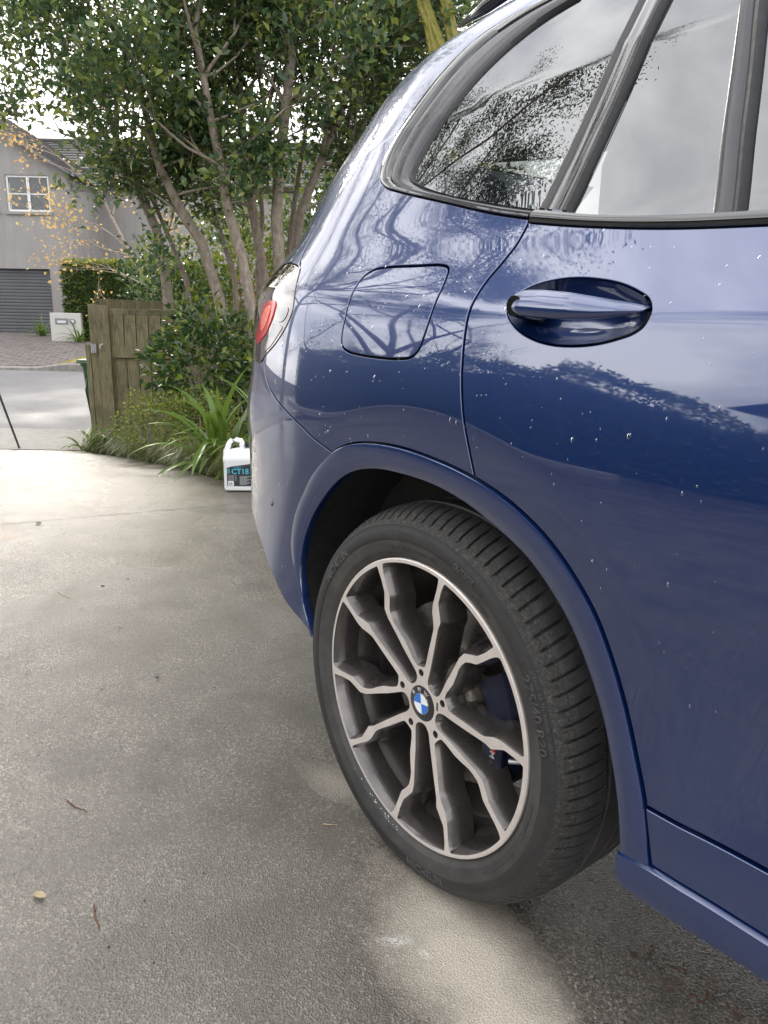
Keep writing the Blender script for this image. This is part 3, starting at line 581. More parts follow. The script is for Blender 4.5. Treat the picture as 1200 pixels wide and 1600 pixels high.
# ---- tail lamp
lamp_poly = chain(lamp, np.array([(-0.7,0.935),(-0.85,0.94),(-1.0,0.96),(-1.05,1.04),(-1.0,1.12),(-0.85,1.140),(-0.7,1.147)]))
tl = panel('tail_lamp', lamp_poly, 'lens_smoke', car, du=0.02, dz=0.01, gap=0.002, depth=0.02)
lens = cr([(-0.577,1.061),(-0.547,1.064),(-0.521,1.064),(-0.507,1.057),(-0.509,1.041),(-0.516,1.025),(-0.53,1.007),(-0.548,0.991),(-0.584,0.975),(-0.610,0.967),(-0.626,0.974),(-0.622,0.996),(-0.610,1.019),(-0.600,1.042)], 0.005, True)
panel('red_lens', lens, 'lens_red', tl, off=0.0025, gap=0.003, depth=0.004, du=0.01, dz=0.006)
panel('lamp_element', cr([(-0.560,1.050),(-0.535,1.052),(-0.528,1.044),(-0.535,1.026),(-0.553,1.006),(-0.580,0.996),(-0.585,1.02)], 0.005, True), 'lens_orange', tl, off=0.0045, gap=0.003, depth=0.004, du=0.01, dz=0.006)
panel('lamp_insert', cr([(-0.50,1.052),(-0.47,1.05),(-0.447,1.046),(-0.45,1.03),(-0.47,1.018),(-0.505,1.024)], 0.005, True), 'gloss_black', tl, off=0.0012, gap=0.001, depth=0.003)
panel('lamp_reflector', cr([(-0.515,1.012),(-0.48,1.012),(-0.462,1.008),(-0.485,0.985),(-0.52,0.962),(-0.55,0.955),(-0.53,0.985)], 0.005, True), 'dark_chrome', tl, off=0.0012, gap=0.001, depth=0.003)
# ---- closing the body: roof, far side, floor, seats
HW = 0.925                                        # half width: the far flank mirrors about this plane
xs = np.concatenate([np.arange(-1.0, 2.06, 0.06)]); V = []
for x in xs:
    zt_ = float(ztop(np.array([x]))[0])-0.006; y0 = float(flank(np.array([x]), np.array([zt_]))[0]) + (0.0 if x > -0.5 else 0.9*(-0.5-x)**1.5)
    for t in np.linspace(0, 1, 15): yy = y0+(2*HW-2*y0)*t; V.append((x, yy, zt_+0.035*math.sin(math.pi*t)-0.002))
MB().grid(V, len(xs), 15).build('roof', 'car_paint', car, True)
r0 = [S(np.array([x]), np.array([float(ztop(np.array([x]))[0])-0.02]))[0]+np.array([0, 0.03, 0.035+0.012*math.sin((x+0.42)*1.6)]) for x in np.linspace(-0.40, 1.5, 24)]
MB().tube(r0, [0.004]+[0.014]*22+[0.004], 10).build('roof_rail', 'gloss_black', car, True)
def Sfar(u, z): p = S(u, z); p[..., 1] = 2*HW-p[..., 1]; return p
far = chain(np.array([(2.04,0.40),(2.04,1.1),(2.04,1.46)]), side_top[::-1], wtrim[::-1], cr(K_bbelt), np.array([(1.5,1.10),(1.9,1.10),(2.03,1.1),(2.03,0.40),(0.6,0.42)]), t_out[::-1], cr(K_bbot)[::-1], np.array([(-0.95,0.9),(-0.95,1.2),(-0.9,1.45)]), rooftop)
fp = chain(t_out[:icl+1], np.array([(1.06,0.45),(2.0,0.45),(2.0,1.10),(1.06,1.115)]), cr(K_bbelt)[::-1], wtrim, side_top, rooftop[::-1], np.array([(-0.75,1.5),(-0.85,1.2),(-0.9,0.9),(-0.9,0.55)]), cr(K_bbot)[1:])
panel('far_flank', fp, 'car_paint', car, du=0.05, dz=0.03, surf=Sfar, depth=0.004)
MB().box(-0.72, -0.46, 0.30, 1.55, 0.45, 0.52, 0.02).box(0.50, 3.1, 0.09, 1.76, 0.205, 0.40, 0.02).box(-0.46, 0.50, 0.36, 1.49, 0.30, 0.56, 0.02).build('underbody', 'under_black', car)
MB().tube([(0, 0.25, 0.352), (0, 1.6, 0.352)], 0.06, 10).box(-0.25, 0.25, 0.4, 1.45, 0.28, 0.36, 0.02).build('rear_axle', 'under_black', car, True, 40)
seat = MB()
for y0, y1 in ((0.22, 0.78), (0.80, 1.06), (1.08, 1.64)):
    seat.box(-0.02, 0.16, y0, y1, 0.55, 1.16, 0.05); seat.box(0.0, 0.10, (y0+y1)/2-0.12, (y0+y1)/2+0.12, 1.18, 1.34, 0.04)
    seat.box(0.10, 0.62, y0, y1, 0.5, 0.66, 0.05)
seat.box(-0.8, -0.03, 0.2, 1.65, 0.56, 0.75, 0.02).build('rear_seat', 'interior_dark', car, True, 40)
fs = MB()
for y0, y1 in ((0.25, 0.77), (1.08, 1.6)): fs.box(1.05, 1.22, y0, y1, 0.5, 1.22, 0.05); fs.box(1.07, 1.17, (y0+y1)/2-0.12, (y0+y1)/2+0.12, 1.24, 1.42, 0.04)
fs.build('front_seat', 'interior_dark', car, True, 40)
# ---- nose of the car, well outside the picture
V = []; xs = np.linspace(2.02, 3.75, 18)
sec = []
for x in xs:
    t = (x-2.02)/1.73; zt_ = 1.10-0.16*t*t; ins = 0.02+0.32*max(0, (t-0.55)/0.45)**2; sec.append((x, zt_, ins))
for x, zt_, ins in sec:
    prof_ = [(ins+0.02, 0.40), (ins, 0.6), (ins, 0.85), (ins+0.03, zt_-0.12), (ins+0.12, zt_-0.02), (0.5, zt_+0.03), (HW, zt_+0.05)]
    V += [(x, a, b) for a, b in prof_]+[(x, 2*HW-a, b) for a, b in prof_[::-1][1:]]
nm = MB().grid(V, len(sec), 13); nm.add(V[-13:], [tuple(range(12, -1, -1))]); nm.build('bonnet_and_nose', 'car_paint', car, True, 40)
V = []
for t in np.linspace(0, 1, 6):
    for y in np.linspace(0.12+0.1*t, 2*HW-0.12-0.1*t, 9): V.append((2.55-0.75*t, y, 1.08+0.52*t+0.03*math.sin(math.pi*(y-0.1)/1.65)))
MB().grid(V, 6, 9).build('windscreen', 'privacy_glass', car, True)

# ------------------------------------------------------------------ rear wheel
WC = 0.352
def yface(r): return 0.024*(1-np.clip(r, 0.06, 0.262)/0.262)
wheel = empty('rear_wheel'); wheel.parent = car
def pol(L, rot=0.0): L = np.array(L, float); a = np.radians(L[:, 1]+rot); return np.stack([L[:, 0]*np.cos(a), L[:, 0]*np.sin(a)], 1)
def rounded(P, rad=0.004, n=4):
    """round the corners of a closed polygon"""
    o = []; k = len(P)
    for i in range(k):
        a, b, c = P[i-1], P[i], P[(i+1) % k]; d1 = a-b; d2 = c-b; l1 = np.linalg.norm(d1); l2 = np.linalg.norm(d2); r = min(rad, l1*0.45, l2*0.45); p = b+d1/l1*r; q = b+d2/l2*r
        for t in np.linspace(0, 1, n): o.append((1-t)**2*p+2*t*(1-t)*b+t*t*q)
    return dedupe(np.array(o))
def arcpts(r, a0, a1, n): return [(r, a) for a in np.linspace(a0, a1, n)]
WIN_IN = arcpts(0.2632, 112.6, 78.6, 14)+[(0.255,78.5),(0.2397,78.9),(0.2071,80.5),(0.1925,80.4),(0.1705,78.3),(0.1619,77.9),(0.1398,78.9),(0.1259,79.8),(0.107,81.2),(0.0850,83.4),(0.0740,85.5),(0.0705,94.0),(0.0715,104.5),(0.0827,109.0),(0.1115,113.4),(0.1306,117.0),(0.1480,119.8),(0.1600,120.3),(0.1737,120.1),(0.1835,118.5),(0.1998,115.4),(0.2097,115.05),(0.2421,114.2),(0.255,113.6)]
WIN_OUT = arcpts(0.2615, 147.2, 116.8, 12)+[(0.250,117.0),(0.2361,117.1),(0.2121,118.2),(0.1833,123.9),(0.1644,124.4),(0.1332,122.6),(0.0968,119.6),(0.0669,112.8),(0.0560,109.0),(0.0475,109.5),(0.0410,117.0),(0.0385,130.5),(0.0425,143.0),(0.0540,147.6),(0.0808,146.4),(0.131,146.2),(0.1701,146.3),(0.1853,145.2),(0.2177,149.0),(0.245,148.2)]
wins = []
for kf in range(5):
    wins.append(rounded(pol(WIN_IN, 72*kf), 0.0035)); wins.append(rounded(pol(WIN_OUT, 72*kf), 0.0035))
holes5 = []
for kf in range(5):
    a = math.radians(95.3+72*kf); t = np.linspace(0, 2*math.pi, 16, endpoint=False); holes5.append(np.stack([0.0590*math.cos(a)+0.0068*np.cos(t), 0.0590*math.sin(a)+0.0068*np.sin(t)], 1))
t = np.linspace(0, 2*math.pi, 180, endpoint=False); disc = np.stack([0.2685*np.cos(t), 0.2685*np.sin(t)], 1); t = np.linspace(0, 2*math.pi, 48, endpoint=False); bore = np.stack([0.0335*np.cos(t), 0.0335*np.sin(t)], 1)
def w3(P, dy=0.0): P = np.asarray(P); r = np.hypot(P[:, 0], P[:, 1]); return np.stack([P[:, 0], yface(r)+dy, WC+P[:, 1]], 1)
W, T, bi = cdt([disc]+wins+holes5+[bore], 0.008, 0.008)
mobj('machined_face', w3(W), T, 'rim_machined', wheel, True)
mb = MB()
def orient(l): return l if area(l) > 0 else l[::-1]
for l in wins:
    l = orient(l); n = len(l); c = -outn(l)
    lay = [w3(l, 0.0), w3(l+c*0.0012, 0.0016), w3(l+c*0.0085, 0.026), w3(l+c*0.0125, 0.052)]
    V = np.vstack(lay); F = [((i)*n+j, i*n+(j+1) % n, (i+1)*n+(j+1) % n, (i+1)*n+j) for i in range(len(lay)-1) for j in range(n)]; mb.add(V, F)
mb.build('spoke_flanks', 'rim_grey', wheel, True, 40)
def lathe(prof, n=144, name='ring', mat='rim_grey', parent=None, y0=0.0, angle=35):
    V = []; k = len(prof)
    for i in range(n):
        a = 2*math.pi*i/n
        for r, y in prof: V.append((r*math.cos(a), y+y0, WC+r*math.sin(a)))
    return MB().grid(V, n, k, True).build(name, mat, parent, True, angle)
lathe([(0.2672, 0.0002), (0.2685, 0.0002), (0.2705, 0.0015), (0.2715, 0.0040), (0.2712, 0.0065), (0.2685, 0.010), (0.262, 0.014)], 180, 'rim_lip', 'rim_machined', wheel)
lathe([(0.2620, 0.005), (0.2560, 0.048), (0.2450, 0.062), (0.2390, 0.085), (0.2370, 0.235), (0.248, 0.245)], 144, 'rim_barrel', 'barrel_grey', wheel)
lathe([(0.238, 0.10), (0.2375, 0.11)], 96, 'rim_band', 'satin_black', wheel)
for l in holes5:
    mb = MB()
    q = orient(l); n = len(q); c = q.mean(0); lay = [w3(q), w3(q+(c-q)*0.08, 0.003), w3(q+(c-q)*0.12, 0.022)]; V = np.vstack(lay)
    mb.add(V, [((i)*n+j, i*n+(j+1) % n, (i+1)*n+(j+1) % n, (i+1)*n+j) for i in range(2) for j in range(n)]); mb.add(np.vstack([lay[2]]), [tuple(range(n))])
    mb.build('bolt_hole', 'satin_black', wheel, True, 40)
lathe([(0.0335, 0.019), (0.0345, 0.0185), (0.0355, 0.0195)], 60, 'cap_rim', 'chrome', wheel)
YC = 0.0185
CC = np.array([0.0, WC])
def cdisc(r0, r1, a0, a1, y, n=24):
    V = []; 
    for i in range(n+1):
        a = math.radians(a0+(a1-a0)*i/n); V += [(r0*math.cos(a), y, WC+r0*math.sin(a)), (r1*math.cos(a), y, WC+r1*math.sin(a))]
    return V, [(2*i, 2*i+1, 2*i+3, 2*i+2) for i in range(n)]
cap = empty('centre_cap'); cap.parent = wheel
lathe([(0.0, YC-0.0022), (0.012, YC-0.0021), (0.026, YC-0.0012), (0.0325, YC+0.0002), (0.0335, YC+0.003)], 64, 'cap_disc', 'gloss_black', wheel)
lathe([(0.0190, YC-0.0021), (0.0192, YC-0.0030), (0.0202, YC-0.0030), (0.0204, YC-0.0019)], 64, 'emblem_ring', 'chrome', wheel)
EA = 8.0                                            # emblem turned a little with the wheel
for q, mname in ((0, 'emblem_white'), (1, 'emblem_blue'), (2, 'emblem_white'), (3, 'emblem_blue')):
    V, F = cdisc(0.0001, 0.0190, EA+90*q, EA+90*q+90, YC-0.0026); mobj('emblem_quarter', V, F, mname, wheel)
bpy.data.objects.remove(cap)
def arctext(txt, r, ang, size, y, mat, name, parent, spacing=1.0, inward=False, ex=0.0006, ysurf=None, bold=False):
    """raised letters along a circle about the wheel axis; ang = middle of the word"""
    V, F = text_mesh(txt, size, ex, bold); o = []
    for x, yy, z in V:
        yy = yy-0.35*size
        if inward: a = math.radians(ang)+x*spacing/r; rr = r-yy
        else: a = math.radians(ang)-x*spacing/r; rr = r+yy
        yb = ysurf(rr) if ysurf else y
        o.append((rr*math.cos(a), yb-z-ex, WC+rr*math.sin(a)))
    return mobj(name, o, F, mat, parent)
for ch, da in (('B', 42), ('M', 0), ('W', -42)): arctext(ch, 0.0268, 98+EA+da, 0.0105, YC-0.0014, 'print_silver', 'cap_letter', wheel)
mb = MB(); mb.box(0.0375, 0.0440, 0.0185, 0.022, WC+0.002, WC+0.020, 0.001); mb.build('cap_slot', 'satin_black', wheel)
a = math.radians(-2.0); vb = np.array([0.222*math.cos(a), 0.028, WC+0.222*math.sin(a)])
mb = MB(); mb.tube([vb+np.array([0.018, 0.012, 0.003]), vb+np.array([0.002, 0.004, 0.0])], 0.0042, 10); mb.build('valve_stem', 'satin_black', wheel, True, 40)
MB().tube([vb+np.array([0.004, 0.005, 0.0]), vb+np.array([-0.010, -0.006, -0.002])], [0.0050, 0.0046], 12).build('valve_cap', 'galvanised', wheel, True, 40)
# tyre: sidewall, scuffed shoulder, tread with cross grooves
TP = [(0.258,0.022),(0.2665,0.0115),(0.2735,0.0045),(0.2790,-0.0005),(0.2830,-0.0035),(0.2845,-0.0046),(0.2880,-0.0050),(0.2960,-0.0078),(0.3050,-0.0094),(0.3065,-0.0104),(0.3140,-0.0108),(0.3240,-0.0090),(0.3300,-0.0064),(0.3330,-0.0062),(0.3400,0.0000),(0.3470,0.0100),(0.3525,0.0205)]
def ytyre(r): return float(np.interp(r, [p[0] for p in TP], [p[1] for p in TP]))
def flat(p): 
    x, y, z = p
    if z < 0.004: z = 0.0035-0.12*(0.004-z)*0
    return (x, y, z)
V = []; n = 240
for i in range(n):
    a = 2*math.pi*i/n
    for r, y in TP[:9]: V.append(flat((r*math.cos(a), y, WC+r*math.sin(a))))
MB().grid(V, n, 9, True).build('tyre_sidewall', 'tyre_rubber', wheel, True, 60)
V = []
for i in range(n):
    a = 2*math.pi*i/n
    for r, y in TP[8:14]: V.append(flat((r*math.cos(a), y, WC+r*math.sin(a))))
MB().grid(V, n, 6, True).build('tyre_sidewall_band', 'tyre_band', wheel, True, 60)
def tread(prof, groove, name, mat, pitch=96, depth=0.008, fr=(0, 0.03, 0.05, 0.24, 0.26, 0.31, 0.5, 0.8), slant=0.55, ph=0.0):
    V = []; m_ = len(fr)
    for i in range(pitch):
        for k, f in enumerate(fr):
            for r, y in prof:
                a = 2*math.pi*(i+f+ph)/pitch+slant*(y-0.03)
                if groove: 
                    jit = 0.25*math.sin(i*12.9+y*300); g = max(0.0, min(1.0, (y-0.004)/0.008))*max(0.0, min(1.0, (0.0665-y)/0.004)) if groove == 1 else 1.0
                    rr = r-depth*g*(1.0 if k in (2, 3) else 0.0)
                else: rr = r
                V.append(flat((rr*math.cos(a), y, WC+rr*math.sin(a))))
    return MB().grid(V, pitch*m_, len(prof), True).build(name, mat, wheel, True, 40)
tread([(0.3330,-0.0062),(0.3400,0.0000),(0.3440,0.0060),(0.3470,0.0100),(0.3500,0.0150),(0.3525,0.0205)], 1, 'tyre_shoulder', 'shoulder_rubber')
tread([(0.3525,0.0205),(0.3560,0.0280),(0.3590,0.0370),(0.3610,0.0470),(0.3624,0.0570),(0.3630,0.0660),(0.3630,0.0700)], 1, 'tread_blocks', 'tread_rubber')
rib = []
for y0, y1 in ((0.0785, 0.117), (0.125, 0.150), (0.158, 0.190)): rib += [(0.3565, y0-0.0085), (0.3570, y0-0.0015), (0.3638, y0), (0.3640, (y0+y1)/2), (0.3638, y1)]
rib = [(0.3630, 0.0700)]+rib+[(0.3570, 0.1915), (0.3570, 0.197), (0.3628, 0.1985), (0.3600, 0.225), (0.3520, 0.240), (0.338, 0.252), (0.315, 0.262), (0.28, 0.258), (0.258, 0.24)]
tread(rib, 0, 'tread_ribs', 'tread_rubber')
mb = MB()
for i in range(72):                                   # short grooves on the first rib
    pass
ysurf = lambda rr: ytyre(rr)
arctext('OUTSIDE', 0.3135, 67, 0.0115, 0, 'tyre_letter', 'tyre_lettering', wheel, 1.05, ex=0.0009, ysurf=ysurf, bold=True)
arctext('275/40 R20', 0.3120, 22, 0.021, 0, 'tyre_letter', 'tyre_lettering', wheel, 1.25, ex=0.0008, ysurf=ysurf)
arctext('STEADY  AR 330  RADIAL  TUBELESS', 0.3265, 22, 0.0062, 0, 'tyre_letter', 'tyre_lettering', wheel, 1.35, ex=0.0006, ysurf=ysurf)
arctext('MICHELIN', 0.3135, 139, 0.0205, 0, 'tyre_letter', 'tyre_lettering', wheel, 1.1, ex=0.0009, ysurf=ysurf, bold=True)
arctext('MICHELIN', 0.3145, -80, 0.0205, 0, 'tyre_letter', 'tyre_lettering', wheel, 1.1, inward=True, ex=0.0009, ysurf=ysurf, bold=True)
arctext('SAFETY INSTRUCTIONS', 0.2915, -14, 0.0060, 0, 'tyre_letter', 'tyre_lettering', wheel, 1.2, ex=0.0006, ysurf=ysurf)
arctext('TREAD PLIES  SIDEWALL PLIES  MAX LOAD', 0.2925, -38, 0.0048, 0, 'tyre_letter', 'tyre_lettering', wheel, 1.1, ex=0.0006, ysurf=ysurf)
arctext('106W  EXTRA LOAD  (E2)', 0.2925, 92, 0.0095, 0, 'tyre_letter', 'tyre_lettering', wheel, 1.15, ex=0.0006, ysurf=ysurf)
arctext('A   WARNING', 0.2925, 57, 0.0062, 0, 'tyre_letter', 'tyre_lettering', wheel, 1.2, ex=0.0006, ysurf=ysurf)
mb = MB()                                             # fine radial ribbing either side of the big lettering
for a0, a1 in ((78, 104), (36, 57), (-62, -4), (150, 300)):
    for a in np.arange(a0, a1, 0.55):
        q = [( (r*math.cos(math.radians(a+s+dr)), ytyre(r)-0.0005, WC+r*math.sin(math.radians(a+s+dr)))) for r, dr in ((0.3075, 0), (0.3155, 0.5), (0.3230, 1.0)) for s in (-0.10, 0.10)]
        mb.add(q, [(0, 1, 3, 2), (2, 3, 5, 4)])
tag(mb.build('tyre_ribbing', 'tyre_rubber', wheel), kind='stuff')
# kerb scuffs on the rubber
mb = MB(); rg = random.Random(3)
for i in range(26):
    a = rg.choice([rg.gauss(-122, 5), rg.gauss(-108, 4)]); r = rg.uniform(0.2755, 0.2815); da = rg.uniform(0.15, 0.6); dr = rg.uniform(0.0004, 0.0014)
    mb.add([(rr*math.cos(math.radians(aa)), ytyre(rr)-0.0009, WC+rr*math.sin(math.radians(aa))) for rr, aa in ((r, a), (r+dr*0.3, a+da), (r+dr, a+da*0.8), (r+dr, a+da*0.1))], [(0, 1, 2, 3)])
tag(mb.build('kerb_scuff', 'jug_white', wheel), kind='stuff')
# ---- brake
brake = empty('brake'); brake.parent = car
lathe([(0.095, 0.098), (0.172, 0.098), (0.174, 0.100), (0.174, 0.122), (0.09, 0.122)], 120, 'brake_disc', 'disc_steel', brake, 0, 30)
lathe([(0.0, 0.052), (0.075, 0.052), (0.088, 0.058), (0.094, 0.070), (0.096, 0.099)], 90, 'disc_hat', 'hat_steel', brake, 0, 30)
mb = MB(); V = []; A0, A1 = -32, 36
for i in range(19):
    a = math.radians(A0+(A1-A0)*i/18); e = 1-0.25*abs(i-9)/9
    for r, y in ((0.118, 0.092), (0.122, 0.060+0.01*(1-e)), (0.150, 0.052+0.012*(1-e)), (0.182, 0.058+0.01*(1-e)), (0.197*e+0.185*(1-e), 0.080), (0.197*e+0.185*(1-e), 0.14)): V.append((r*math.cos(a), y, WC+r*math.sin(a)))
mb.grid(V, 19, 6); mb.add(V[:6], [tuple(range(6))]); mb.add(V[-6:], [tuple(range(5, -1, -1))]); mb.build('caliper', 'caliper_blue', brake, True, 30)
MB().box(0.128, 0.176, 0.044, 0.060, WC-0.055, WC+0.010, 0.004).build('caliper_face', 'caliper_blue', brake, True, 40)
V, F = text_mesh('M', 0.017, 0.0003, True); mobj('caliper_emblem', [(0.150+y*0.9, 0.0432-z, WC-0.045+x+0.010) for x, y, z in [(-v[0], v[1], v[2]) for v in V]], F, 'print_silver', brake)
for dz, mm in ((0.0, 'print_red'), (0.008, 'print_light_blue')): mobj('emblem_stripe', [(0.150, 0.0434, WC-0.027+dz), (0.162, 0.0434, WC-0.031+dz), (0.162, 0.0434, WC-0.0265+dz), (0.150, 0.0434, WC-0.022+dz)], [(0, 1, 2, 3)], mm, brake)
# ---- beads of water on the paint
NU = 620; uu = RNG.uniform(-0.50, 0.95, NU); zz_ = RNG.uniform(0.40, 1.16, NU); keep = (RNG.uniform(0, 1, NU) < np.clip((zz_-0.55)/0.4, 0.12, 1))
nclus = RNG.normal(0, 1, NU)
V = []; F = []
def inside_any(u, z, polys): return any(inpoly(p_, np.array([[u, z]]))[0] for p_ in polys)
okp = inpoly(door, np.stack([uu, zz_], 1)) | inpoly(quarter, np.stack([uu, zz_], 1)) | inpoly(bump, np.stack([uu, zz_], 1)); okp &= ~inpoly(cup, np.stack([uu, zz_], 1)); keep &= okp
P3 = S(uu, zz_); N3 = Snorm(uu, zz_)
for i in np.where(keep)[0]:
    r = float(np.clip(RNG.lognormal(-6.85, 0.4), 0.0006, 0.0026)); p_ = P3[i]; n_ = N3[i]; tx = np.cross(n_, [0, 0, 1.0]); tx /= np.linalg.norm(tx); tz = np.cross(tx, n_); b = len(V); el = RNG.uniform(1.0, 1.9)
    for lv, (rr, hh) in enumerate(((1.0, -0.0001), (0.8, 0.30*r), (0.45, 0.52*r))):
        for j in range(7): a = 2*math.pi*j/7; V.append(p_+n_*hh+(tx*math.cos(a)*rr+tz*math.sin(a)*rr*el)*r)
    V.append(p_+n_*0.6*r)
    for lv in range(2):
        for j in range(7): F.append((b+lv*7+j, b+lv*7+(j+1) % 7, b+(lv+1)*7+(j+1) % 7, b+(lv+1)*7+j))
    for j in range(7): F.append((b+14+j, b+14+(j+1) % 7, b+21))
tag(mobj('water_beads', V, F, 'water_drop', car, True), kind='stuff')

# ------------------------------------------------------------------ ground, driveway, street
def sheet(name, D0, D1, L0, L1, h, mat, nd=40, nl=30, parent=None, edge=None):
    V = []
    for i in range(nd+1):
        D = D0+(D1-D0)*i/nd
        l0 = L0(D) if callable(L0) else L0; l1 = L1(D) if callable(L1) else L1
        for j in range(nl+1): V.append(sp(D, l0+(l1-l0)*j/nl, h))
    return MB().grid(V, nd+1, nl+1).build(name, mat, parent, True)
# every sheet below sits a few millimetres above this one
gr = []
for D in np.r_[np.linspace(-60, -8, 14), np.linspace(-7, 34, 120), np.linspace(36, 60, 6), 90, 150, 300, 600]:
    for L in np.r_[-600, -200, -80, np.linspace(-40, 40, 33), 80, 200, 600]: gr.append(sp(D, L, -0.03))
nL = 3+33+3
o = MB().grid(gr, len(gr)//nL, nL).build('ground', 'soil', None, True); tag(o, 'dark soil ground under the plants', kind='structure')
# bed edge: lateral limit of the concrete as a function of depth
_bd = [(-8, 9.0), (3.0, 9.0), (4.0, 1.2), (4.6, -0.55), (4.95, -1.10), (5.65, -1.53), (6.7, -2.32), (7.62, -3.13), (7.9, -3.2)]
def bed(D): return float(np.interp(D, [a for a, b in _bd], [b for a, b in _bd]))
drive = empty('driveway'); tag(drive, 'wet exposed-grain concrete driveway', kind='structure')
# joint runs from (D 3.63, L -1.93) to (D 4.2, L -0.76)
def jD(L): return 3.63+(L+1.93)*0.487
V = []; nl, nd = 120, 60
for i in range(nd+1):
    for j in range(nl+1):
        L = -9+18*j/nl; D1 = min(jD(L)-0.003, 6.0); D = -7+(D1+7)*i/nd; V.append(sp(D, L, 0.0))
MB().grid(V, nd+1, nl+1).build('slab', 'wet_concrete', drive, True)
_bi = np.array(sorted((b_, a_) for a_, b_ in _bd if a_ >= 3.0))
def Dend(L): return min(7.55, float(np.interp(L, _bi[:, 0], _bi[:, 1])))
V = []
for i in range(nd+1):
    t = i/nd
    for j in range(nl+1):
        L = -9+9.6*j/nl; Dj = jD(L)+0.003; De = max(Dend(L), Dj+0.01); V.append(sp(Dj+(De-Dj)*t, L, 0.0))
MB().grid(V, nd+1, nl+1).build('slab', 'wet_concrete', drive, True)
o = sheet('footpath', 7.58, 9.7, -14, -2.95, 0.004, 'pale_concrete', 14, 20); tag(o, 'pale concrete crossover at the end of the driveway', kind='structure')
o = sheet('gutter', 9.73, 10.35, -60, 60, -0.005, 'pale_concrete', 4, 40); tag(o, 'concrete gutter along the near side of the road', kind='structure')
o = sheet('road', 10.35, 17.5, -90, 90, -0.012, 'road_asphalt', 40, 60); tag(o, 'wet asphalt street', kind='structure')
# far kerb with a dropped part at the drive
kb = MB(); V = []
Ls = np.r_[np.linspace(-60, -8.4, 30), np.linspace(-8.3, -7.1, 12), np.linspace(-6.8, 60, 30)]
for L in Ls:
    hk = 0.05+0.10*float(sstep(-8.2, -7.2, L)); b = gz(17.5)
    V += [sa(17.45, L, b-0.05), sa(17.47, L, b+hk-0.02), sa(17.50, L, b+hk), sa(17.72, L, b+hk+0.015), sa(17.74, L, b-0.02)]
o = kb.grid(V, len(Ls), 5).build('kerb', 'kerb_concrete', None, True, 40); tag(o, 'grey concrete kerb on the far side of the street', kind='structure')
o = sheet('verge', 17.74, 25.6, -7.75, 40, 0.10, 'lawn', 20, 40); tag(o, 'grass verge with fallen leaves across the street', kind='structure')
# paved drive across the street: single pavers set in a dark bed
pd = sheet('paved_drive', 17.72, 27.6, -30, -7.75, 0.055, 'soil', 20, 20); tag(pd, 'brick-paved drive in front of the garage', kind='structure')
bmx = MB(); bmx.box(-0.11, 0.11, -0.052, 0.052, -0.02, 0.03, 0.006); pm = None; rows = 0
V = []; F = []
for i, D in enumerate(np.arange(17.8, 27.4, 0.225)):
    for j, L in enumerate(np.arange(-16.2, -7.85, 0.46)):
        Lj = L+(0.23 if i % 2 else 0); p_ = sp(D, Lj, 0.062+RNG.uniform(-0.004, 0.004)); b = len(V); hw, hd = 0.215, 0.10
        for a_, c_, h_ in ((-hw, -hd, -0.02), (hw, -hd, -0.02), (hw, hd, -0.02), (-hw, hd, -0.02), (-hw+.01, -hd+.01, 0.012), (hw-.01, -hd+.01, 0.012), (hw-.01, hd-.01, 0.012), (-hw+.01, hd-.01, 0.012)):
            V.append(sp(D+c_, Lj+a_, 0.062+h_))
        F += [(b+4, b+5, b+6, b+7), (b, b+1, b+5, b+4), (b+1, b+2, b+6, b+5), (b+2, b+3, b+7, b+6), (b+3, b, b+4, b+7)]
tag(mobj('pavers', V, F, 'paver', pd), kind='stuff')

# ------------------------------------------------------------------ plants: helpers
def leaves(name, P, dirs, size, mat, parent=None, ratio=0.45, fold=0.25, jitter=0.7, up=0.2, kind=None, shape=0):
    """one small ovate leaf per point, in one mesh"""
    P = np.asarray(P, float); n = len(P)
    d = np.asarray(dirs, float)+RNG.normal(0, jitter, (n, 3)); d /= np.linalg.norm(d, axis=1, keepdims=True)+1e-9
    upv = np.array([0, 0, 1.0])+RNG.normal(0, 0.55, (n, 3)); side = np.cross(d, upv); side /= np.linalg.norm(side, axis=1, keepdims=True)+1e-9; nn = np.cross(side, d)
    s = size*RNG.uniform(0.65, 1.25, n)[:, None]; wd = s*ratio*RNG.uniform(0.8, 1.15, n)[:, None]
    base = P; m1 = P+d*s*0.42; tip = P+d*s-nn*s*0.10
    q = np.stack([base, m1-side*wd*0.5+nn*wd*fold, m1+nn*0.0, m1+side*wd*0.5+nn*wd*fold, tip], 1)
    V = q.reshape(-1, 3); b = (np.arange(n)*5)[:, None]
    F = np.concatenate([b+np.array([[0, 2, 1]]), b+np.array([[1, 2, 4]]), b+np.array([[0, 3, 2]]), b+np.array([[2, 3, 4]])], 1).reshape(-1, 3)
    o = fastmesh(name, V, F, mat, parent)
    if kind: o['kind'] = kind
    return o
